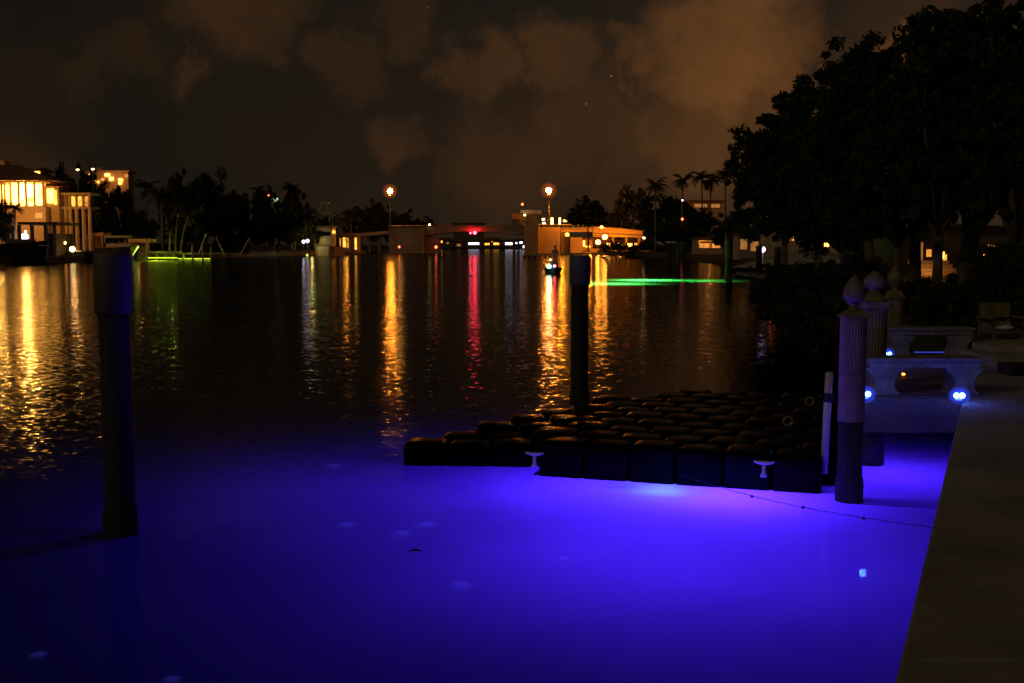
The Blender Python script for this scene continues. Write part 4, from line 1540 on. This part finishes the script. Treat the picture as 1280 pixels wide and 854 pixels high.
# ------------------------------------------------------------------ left trees
lt = 'dark trees along the left shore'
for i, (px, top, hw, Y, lab) in enumerate([
        (78, 206, 24, 205, 'dark tree right behind the mansion roof'), (112, 214, 20, 215, 'dark tree over the colonnade with a lamp in it'),
        (146, 231, 24, 205, 'dark round tree in front of the tower block'), (135, 262, 24, 190, 'low dark tree right of the colonnade'),
        (258, 213, 34, 195, 'tallest dark tree of the left shore, broad crown'), (222, 219, 22, 200, 'dark tree behind the green lit palms'),
        (290, 236, 26, 205, 'sloping dark tree right of the tallest one'), (175, 262, 24, 192, 'bushy green lit tree behind the orange shelter'),
        (240, 258, 26, 188, 'dim green bushy tree beside the slender palms'), (298, 262, 34, 200, 'broad low dark tree above the boat lift'),
        (330, 236, 17, 225, 'narrow dark tree just below the green sign'), (348, 262, 24, 215, 'low dark tree right of the green sign'),
        (368, 234, 19, 225, 'dark tree with a pointed top left of the outriggers'), (385, 262, 18, 230, 'dark tree behind the fishing boat lamps'),
        (408, 268, 18, 262, 'reddish tree behind the tuna tower'), (452, 258, 22, 330, 'dark tree between the pavilion and the bridge'),
        (474, 250, 20, 335, 'dark tree beside the left street lamp pole'), (502, 266, 24, 340, 'dark tree behind the left pier'), (524, 272, 20, 345, 'lowest dark tree behind the bridge span'),
        (3, 250, 14, 152, 'dark shrubby tree at the left edge in front of the mansion')]):
    far_tree(px, top, hw, Y, lab, lt, k=i, aspect=.48)
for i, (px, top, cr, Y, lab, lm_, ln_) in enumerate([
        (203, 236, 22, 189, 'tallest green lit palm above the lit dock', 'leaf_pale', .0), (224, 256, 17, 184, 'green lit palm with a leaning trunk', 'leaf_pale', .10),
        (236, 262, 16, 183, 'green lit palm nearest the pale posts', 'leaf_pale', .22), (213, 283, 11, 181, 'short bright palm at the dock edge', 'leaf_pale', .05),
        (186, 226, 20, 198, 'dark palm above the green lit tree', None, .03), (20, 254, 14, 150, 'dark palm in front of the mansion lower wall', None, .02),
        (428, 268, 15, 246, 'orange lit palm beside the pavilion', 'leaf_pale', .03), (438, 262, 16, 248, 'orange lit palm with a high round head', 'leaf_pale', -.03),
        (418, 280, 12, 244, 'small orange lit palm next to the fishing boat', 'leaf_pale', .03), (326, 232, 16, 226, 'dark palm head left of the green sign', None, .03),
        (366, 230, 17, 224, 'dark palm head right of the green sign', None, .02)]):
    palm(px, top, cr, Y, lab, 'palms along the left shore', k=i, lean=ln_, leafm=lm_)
hd = leaves_mesh('hedge', [(x, 0, .9) for x in np.arange(-8, 8, 1.0)], [1.3] * 16, 200, .3, 77)
o = bpy.data.objects.new('hedge', hd)
COL.objects.link(o)
o.location = (V(250, 320, 192).x, 194, .7)
tag(o, 'long low dark hedge behind the boat lift', 'hedge')

# ------------------------------------------------------------------ right shore, far
rt = 'dark trees along the right shore'
for i, (px, top, hw, Y, lab) in enumerate([
        (735, 249, 28, 258, 'orange tinged tree in front of the right ramp'), (792, 234, 24, 300, 'airy dark tree left of the lone palm'), (764, 262, 24, 305, 'low dark tree above the flood lights'),
        (838, 243, 36, 205, 'big round black tree right of the ramp'), (818, 268, 16, 225, 'dark tree hanging over the ramp end'), (870, 262, 24, 190, 'low dark tree under the palms'),
        (848, 276, 26, 185, 'dark tree beside the lit veranda'), (918, 262, 26, 150, 'dark tree left below the big tree mass'), (905, 278, 15, 165, 'small dark tree in front of the pale building')]):
    far_tree(px, top, hw, Y, lab, rt, k=i + 1, aspect=.5 if i == 3 else .3 if i == 0 else .42)
hb = thing('shrub', (V(800, 318, 220).x, 222, .7), 'dark mounded shrubs on the bank below the flood lights', 'shrub')
o = bpy.data.objects.new('foliage', leaves_mesh('foliage', [(x, 0, .9 + .5 * math.sin(x)) for x in np.arange(-7, 14, .9)], [1.3] * 24, 180, .25, 78))
COL.objects.link(o)
o.parent = hb
for i, (px, top, cr, Y, lab) in enumerate([
        (818, 223, 19, 200, 'lone palm with a star shaped head left of the palm row'), (853, 217, 18, 195, 'slender palm with a small head, left of the palm row'),
        (876, 214, 18, 190, 'palm with a drooping head, second of the row'), (888, 218, 17, 192, 'palm squeezed between two others in the row'),
        (905, 211, 19, 185, 'palm touching the big tree mass'), (858, 262, 14, 188, 'short palm below the slender one')]):
    palm(px, top, cr, Y, lab, 'palms along the right shore', k=i, lean=.02 if i % 2 else -.02)

far_house(862, 903, 250, 253.5, 300, 300, 'pale building top showing between the palm trunks', 'houses on the right shore', [(868, 255, 884, 259.5, 'window_dim'), (888, 255, 900, 259.5, 'window_dim')], m='stucco', flat=True)
light('building_fill', V(884, 246, 290), (1, .42, .16), 70, 1)  # unseen fill added to lift the pale building
far_house(871, 904, 296, 299, 318, 178, 'house with an orange framed veranda above the dark hedge', 'houses on the right shore',
          [(874, 304, 887, 310, 'window_or'), (889.5, 304.5, 901, 310, 'window_or'), (873.6, 300.6, 901.5, 301.8, 'window_or'), (873.3, 302.5, 874, 310.5, 'window_hot'), (887.2, 303, 888.3, 310.5, 'window_or')], m='stucco', flat=True, dep=5)
far_house(922, 951, 291, 295.5, 330, 128, 'dim reddish house behind the lamp post', 'houses on the right shore', [(925, 299, 934, 312, 'window_dim'), (938, 302, 948, 314, 'window_dim')], m='stucco')
far_house(978, 1000, 284, 287.5, 335, 110, 'narrow house with lit shutters above the covered boat', 'houses on the right shore', [(984.5, 289, 989, 301, 'window_or'), (990.5, 289, 991.8, 301, 'window'), (966 + 7, 285 + 4, 977, 292, 'window')], m='stucco')
far_house(1008, 1052, 282, 286, 335, 105, 'house glowing yellow behind the garden trees', 'houses on the right shore', [(1017, 297, 1026, 307, 'window_dim'), (1030, 299, 1036, 309, 'window_hot'), (1041, 295, 1047, 303, 'window_or')], m='stucco')
far_house(1120, 1168, 280, 285, 345, 62, 'house with a lit doorway seen between dark trunks', 'houses on the right shore',
          [(1149.5, 303, 1153.5, 335, 'window_dim'), (1157, 312, 1164, 321, 'window_or'), (1171, 315, 1180, 323, 'window_hot')], m='stucco_dark')
far_house(1173, 1262, 278, 284, 345, 66, 'long house with scattered garden lights behind the trunks', 'houses on the right shore',
          [(1177, 318, 1183, 328, 'window'), (1206, 312, 1211, 320, 'window_hot'), (1225, 318, 1230, 326, 'window_hot'), (1234, 306, 1244, 312, 'window_or'), (1247, 325, 1254, 331, 'window_dim')], m='stucco_dark')
light('garden_fill', V(1165, 325, 50), (1, .40, .08), 30, .3)  # unseen fill lights added to brighten the gardens and house fronts
light('garden_fill', V(1235, 320, 55), (1, .45, .10), 40, .3)
light('garden_fill', V(1030, 300, 96), (1, .55, .10), 120, .3)
light('veranda_fill', V(888, 300, 172), (1, .30, .04), 40, .3)  # unseen fill added to brighten the veranda
p = V(1155, 345, 52)
t = thing('garden_steps', p, 'orange lit garden steps between the dark trunks', 'steps')
for k_ in range(5):
    MB().box(p.x - 1.0 + .1, p.x + 1.0, 50 + k_ * .4, 50.38 + k_ * .4, .8 + k_ * .17, .96 + k_ * .17).build('tread', 'stucco', t)
light('step_fill', V(1158, 325, 49), (1, .35, .08), 8, .1, t)  # unseen fill added to light the treads
for (px, py, r, m, lab) in [(965.5, 282.5, .14, 'red_s', 'tiny red lamp in the tree mass'), (974, 286, .16, 'white_l', 'tiny yellow lamp next to the tiny red one'), (1021, 251, .05, 'sodium_dim', 'speck of light high in the dark leaves'),
                            (853, 250.5, .16, 'cool_l', 'small white lamp on the slender palm trunk'), (853, 274, .2, 'red_s', 'dim red lamp below the white trunk lamp'), (805, 297.3, .3, 'white_l', 'small white lamp at the end of the ramp')]:
    Y = 100 if px > 900 else 184
    if px == 805:
        Y = 262
    b = V(px, py, Y)
    t = thing('garden_lamp', b, lab, 'lamp', 'small lamps among the right trees')
    MB().ball(b, r, 8).build('bulb', m, t, True)
    MB().tube((b.x, b.y + r * .3, max(.7, b.z - 5)), (b.x, b.y + r * .3, b.z - r * .8), .05, None, 6).build('post', 'steel', t)

# lamp with violet globe on the small dock
b = V(953.3, 312, 74)
t = thing('dock_lamp', (b.x, b.y, .8), 'violet white globe lamp on a short white post beside the covered boat', 'lamp')
MB().tube((b.x, b.y, .5), (b.x, b.y, b.z - .17), .045, None, 8).build('post', 'nylon', t)
MB().ball(b, .19, 12).build('globe', emat('violet_globe', (.75, .45, 1.0), 7), t, True)
light('glow', b + Vector((0, -.5, .1)), (.9, .7, 1), 2, .1, t)
# small dock
p0, p1 = G(941, 397), G(975, 372)
t = thing('small_dock', (12, 46, 0), 'small dark dock ending in the water beside the shrubs', 'dock')
MB().box(V(941, 357, 56).x, V(978, 357, 56).x + 1.5, 52, 60, .75, .9).build('deck', 'timber', t)
for px in (943, 957, 970):
    MB().box(V(px, 360, 52).x - .15, V(px, 360, 52).x + .15, 52.1, 52.5, -2.5, .745).build('pile', 'piling', t)

# covered boat
cY = 82.0
a, b = V(914, 345, cY), V(1062, 345, cY)
cb = thing('covered_boat', ((a.x + b.x) / 2, cY, 0), 'long dark hulled boat under a pale canvas cover', 'boat')
L = b.x - a.x
rows, rows2 = [], []
n = 16
for i in range(n + 1):
    f = i / n
    x = a.x + L * f
    wx = 1.35 * min(1, (f / .35) ** .6 if f > 0 else 0) + .03
    dz = V(0, 337 - 3.5 * math.sin(f * 2.0) * 0, cY).z + .25 * (1 - f) ** 2 - .1
    tz = V(0, 336 - (22 * math.sin(min(1, f / .8) * math.pi / 2) if f < .8 else 22 - 30 * (f - .8)), cY).z
    rows.append([(x + .9 * (1 - f) * (f < .9), cY + 1.4 - wx * .7, -.3), (x, cY + 1.4 - wx, dz), (x, cY + 1.4 + wx, dz), (x + .9 * (1 - f) * (f < .9), cY + 1.4 + wx * .7, -.3)])
    rows2.append([(x, cY + 1.4 - wx * 1.02, dz + .02), (x, cY + 1.4 - wx * .6, dz + (tz - dz) * .75 + .03), (x, cY + 1.4, max(tz, dz + .06)), (x, cY + 1.4 + wx * .6, dz + (tz - dz) * .75 + .03), (x, cY + 1.4 + wx * 1.02, dz + .02)])


def loft(rows, name, m, par, smooth=False):
    k_ = len(rows[0])
    n_ = len(rows)
    fs_ = []
    for i_ in range(n_ - 1):
        for q_ in range(k_):
            fs_.append((i_ * k_ + q_, i_ * k_ + (q_ + 1) % k_, (i_ + 1) * k_ + (q_ + 1) % k_, (i_ + 1) * k_ + q_))
    fs_ += [tuple(range(k_)), tuple(range((n_ - 1) * k_, n_ * k_))[::-1]]
    return MB().add([q_ for r_ in rows for q_ in r_], fs_).build(name, m, par, smooth)


loft(rows, 'hull', 'hull_dark', cb)
loft(rows2, 'canvas_cover', 'canvas', cb)
MB().tube(V(975, 336.5, cY), V(993, 335.2, cY), .04, None, 6).build('rail', 'gel', cb)
light('cover_fill', V(985, 300, 76), (1, .55, .25), 16, .3)  # unseen fill added to bring out the canvas

# ------------------------------------------------------------------ skiff with a standing person
sk = G(693, 343)
t = thing('skiff', (sk.x, sk.y, 0), 'small dark skiff with red and cyan bow lights carrying a person', 'boat')
rows = []
for f, wx, zz in ((0, .12, .62), (.1, .38, .55), (.3, .68, .48), (.7, .78, .42), (1, .72, .42)):
    y_ = sk.y + 4.4 * f
    rows.append([(sk.x - wx * .7, y_ + .25 * (1 - f), -.15), (sk.x - wx, y_, zz), (sk.x + wx, y_, zz), (sk.x + wx * .7, y_ + .25 * (1 - f), -.15)])
loft(rows, 'hull', 'hull_dark', t)
MB().ball((sk.x - .42, sk.y - .02, .62), .15, 10).build('cyan_light', 'cyan_l', t, True)
MB().ball((sk.x + .02, sk.y - .02, .66), .10, 10).build('red_light', emat('red_bow_lamp', (1, .03, .06), 30), t, True)
MB().ball((sk.x - .30, sk.y + .6, 1.15), .07, 8).build('side_lamp', 'sodium_dim', t, True)
MB().tube((sk.x - .30, sk.y + .62, .5), (sk.x - .30, sk.y + .62, 1.09), .02, None, 6).build('lamp_post', 'steel', t)
MB().box(sk.x - .3, sk.x + .35, sk.y + 2.2, sk.y + 2.8, .45, 1.0).build('console', 'hull_dark', t, bevel=.05)

px_, py_, pz_ = sk.x + .10, sk.y + 1.4, .50
J = [((0, 0, .92), .15), ((0, 0, 1.12), .14), ((0, 0, 1.35), .17), ((0, -.01, 1.47), .07), ((0, -.02, 1.56), .075), ((0, -.02, 1.66), .095), ((0, -.02, 1.75), .07),
     ((-.10, 0, .86), .10), ((-.12, .02, .48), .065), ((-.13, .04, .08), .045), ((-.13, -.10, .04), .04),
     ((.10, 0, .86), .10), ((.13, -.02, .48), .065), ((.14, .02, .08), .045), ((.14, -.12, .04), .04),
     ((-.20, 0, 1.38), .06), ((-.27, -.02, 1.10), .045), ((-.22, -.20, .95), .035), ((-.20, -.27, .93), .03),
     ((.20, 0, 1.38), .06), ((.28, .02, 1.10), .045), ((.24, -.16, .93), .035), ((.22, -.23, .91), .03)]
E = [(0, 1), (1, 2), (2, 3), (3, 4), (4, 5), (5, 6), (0, 7), (7, 8), (8, 9), (9, 10), (0, 11), (11, 12), (12, 13), (13, 14), (2, 15), (15, 16), (16, 17), (17, 18), (2, 19), (19, 20), (20, 21), (21, 22)]
me = bpy.data.meshes.new('person')
me.from_pydata([j[0] for j in J], E, [])
pe = bpy.data.objects.new('person', me)
COL.objects.link(pe)
pe.location = (px_, py_, pz_ - .02)
me.materials.append(M['cloth'])
sm = pe.modifiers.new('skin', 'SKIN')
me.skin_vertices[0].data[0].use_root = True
for i, j in enumerate(J):
    me.skin_vertices[0].data[i].radius = (j[1], j[1] * .8)
pe.modifiers.new('smooth', 'SUBSURF').levels = 1
pe.modifiers['smooth'].render_levels = 1
tag(pe, 'person in dark clothes standing in the skiff, facing the camera', 'person')
hair = MB().ball((px_, py_ - .01, pz_ + 1.70), .105, 10, .9).build('hair', 'black', pe, True)
# ------------------------------------------------------------------ the big dark trees at right
def big_tree(px, top, Y, rx_px, label, seed, nclump, per, leaf, base_px=None, low_y=290, kindname='broadleaf_tree', trunk_r=.22, sub=None):
    s_ = Y / F
    g = random.Random(seed)
    bp = base_px if base_px is not None else px
    bx_ = V(bp, 300, Y).x
    cx = V(px, 300, Y).x
    zt = V(px, top, Y).z
    zl = V(px, low_y, Y).z
    rx = rx_px * s_
    rz = (zt - zl) / 2
    cz = (zt + zl) / 2
    t = thing(kindname, (bx_, Y, .8), label, 'tree', 'big dark trees over the right bank')
    cc = np.vstack([crown_centers(int(nclump * 1.3), seed, (rx, rx * .8, rz), .35, -.85), crown_centers(nclump // 3, seed + 50, (rx * 1.1, rx * .85, rz * 1.08), .85, -.5)])
    rr = (.05 + .19 * np.random.default_rng(seed).random(len(cc)) ** 1.6) * min(rx, rz)
    # sprays that break the outline
    me = leaves_mesh('crown', cc, rr, per, leaf, seed + 1)
    c = bpy.data.objects.new('crown', me)
    COL.objects.link(c)
    c.parent = t
    c.location = (cx - bx_, 0, cz - .8)
    m_ = MB()
    b0 = Vector((bx_, Y, .6))
    fork = Vector((bx_ + (cx - bx_) * .3, Y, max(zl * .9, 2.0)))
    m_.path([b0, b0.lerp(fork, .4) + Vector((g.uniform(-.15, .15), 0, 0)), fork], [trunk_r * 1.3, trunk_r, trunk_r * .8], 10)
    tips = [Vector((cx, Y, cz)) + Vector(cc[k_]) * .9 for k_ in range(0, nclump, max(1, nclump // 16))]
    limbs(m_, fork, tips, trunk_r * .55, seed)
    m_.build('trunk', 'bark', t, True)
    return t


big_tree(972, 165, 62, 52, 'outermost big tree with ragged tips over the water', 31, 190, 90, .17, 985, 300)
big_tree(1005, 112, 55, 62, 'big tree behind the covered boat', 32, 230, 100, .17, 1030, 300)
big_tree(1075, 72, 46, 72, 'big tree with a loose pointed top in the middle of the mass', 33, 280, 100, .14, 1090, 292)
big_tree(1150, 60, 40, 66, 'big tree filling the gap behind the tallest crown', 37, 240, 100, .13, 1142, 290)
big_tree(1178, 12, 34, 66, 'tallest big tree with a crown near the top edge', 34, 300, 110, .12, 1172, 284, trunk_r=.15)
big_tree(1225, 34, 36, 70, 'big tree with the thickest trunk behind the chair', 35, 300, 110, .12, 1208, 286, trunk_r=.33)
big_tree(1290, 2, 30, 70, 'big tree cut by the right edge of the view', 36, 300, 110, .11, 1262, 300)
big_tree(1040, 180, 50, 75, 'low spreading tree over the small dock', 38, 220, 100, .15, 1060, 325)
big_tree(1110, 170, 38, 70, 'low spreading tree over the far bench', 39, 220, 100, .13, 1128, 300, trunk_r=.16)


def shrub(px, top, base, Y, rpx, label, seed, leaf=.07, per=110, n=70, m='leaf', base_z=.7):
    s_ = Y / F
    p0 = V(px, base, Y)
    zt = V(px, top, Y).z
    rx = rpx * s_
    rz = max((zt - base_z) / 2, .3)
    t = thing('shrub', (p0.x, Y, base_z), label, 'shrub', 'dark shrubs on the right bank')
    cc = crown_centers(n, seed, (rx, rx * .6, rz), .3, -.95)
    c = bpy.data.objects.new('foliage', leaves_mesh('foliage', cc, np.full(n, min(rx, rz) * .28), per, leaf, seed, m))
    COL.objects.link(c)
    c.parent = t
    c.location = (0, 0, rz)
    m_ = MB()
    limbs(m_, (p0.x, Y, base_z - .1), [Vector((p0.x, Y, base_z + rz)) + Vector(cc[k_]) * .8 for k_ in range(0, n, 12)], .05, seed)
    m_.build('stems', 'bark', t, True)
    return t


for i, (px, top, Y, rp_, lab) in enumerate([
        (985, 335, 58, 34, 'low shrub behind the small dock'), (1010, 332, 38, 44, 'shrub overhanging the dark water past the dock'), (1000, 352, 30, 50, 'broad shrub hanging low above the water'),
        (1050, 335, 30, 50, 'shrub left of the finial pilings'), (1030, 372, 22.5, 52, 'nearest shrub at the water, left of the finials'), (1105, 340, 27, 55, 'shrub directly behind the finials'),
        (1165, 350, 26, 60, 'shrub behind the far bench'), (1230, 345, 24, 60, 'dense shrub behind the garden chair'), (1290, 325, 22, 60, 'shrub at the right edge behind the chair'),
        (1265, 300, 30, 50, 'tall shrub under the rightmost tree'), (1080, 320, 40, 50, 'taller shrub between the trunks'), (1190, 357, 20.5, 40, 'low shrub close behind the far bench')]):
    shrub(px, top, 0, Y, rp_, lab, 60 + i, .09 if Y > 30 else .06, 110, 90, base_z=.3 if i in (1, 2, 4) else .8)

# arching grass clump beside the bench
g = random.Random(5)
for (px, py, Y, n, hh, lab) in [(1215, 442, 16.6, 60, .62, 'arching grassy plant between the far bench and the chair'), (1180, 444, 17.4, 40, .5, 'low strap leaved plant behind the far bench'), (1262, 440, 17.6, 50, .6, 'strap leaved plant behind the garden chair')]:
    p = V(px, py, Y)
    p.z = .8
    t = thing('strap_leaf_plant', p, lab, 'plant', 'strap leaved plants on the bank')
    vs, fs = [], []
    for k_ in range(n):
        a_ = g.uniform(0, 2 * math.pi)
        L_ = hh * g.uniform(.7, 1.3)
        d_ = Vector((math.cos(a_), math.sin(a_), 0))
        sd = Vector((-d_.y, d_.x, 0)) * .012
        el_ = g.uniform(.7, 1.4)
        q = p.copy()
        prev = None
        for i in range(7):
            w_ = 1 - i / 7
            n0 = len(vs)
            vs += [q - sd * w_, q + sd * w_]
            if prev is not None:
                fs.append((prev, prev + 1, n0 + 1, n0))
            prev = n0
            q = q + (d_ * math.cos(el_) + Vector((0, 0, math.sin(el_)))) * (L_ / 6)
            el_ -= .36
    MB().add(vs, fs).build('leaves', 'leaf_pale', t)
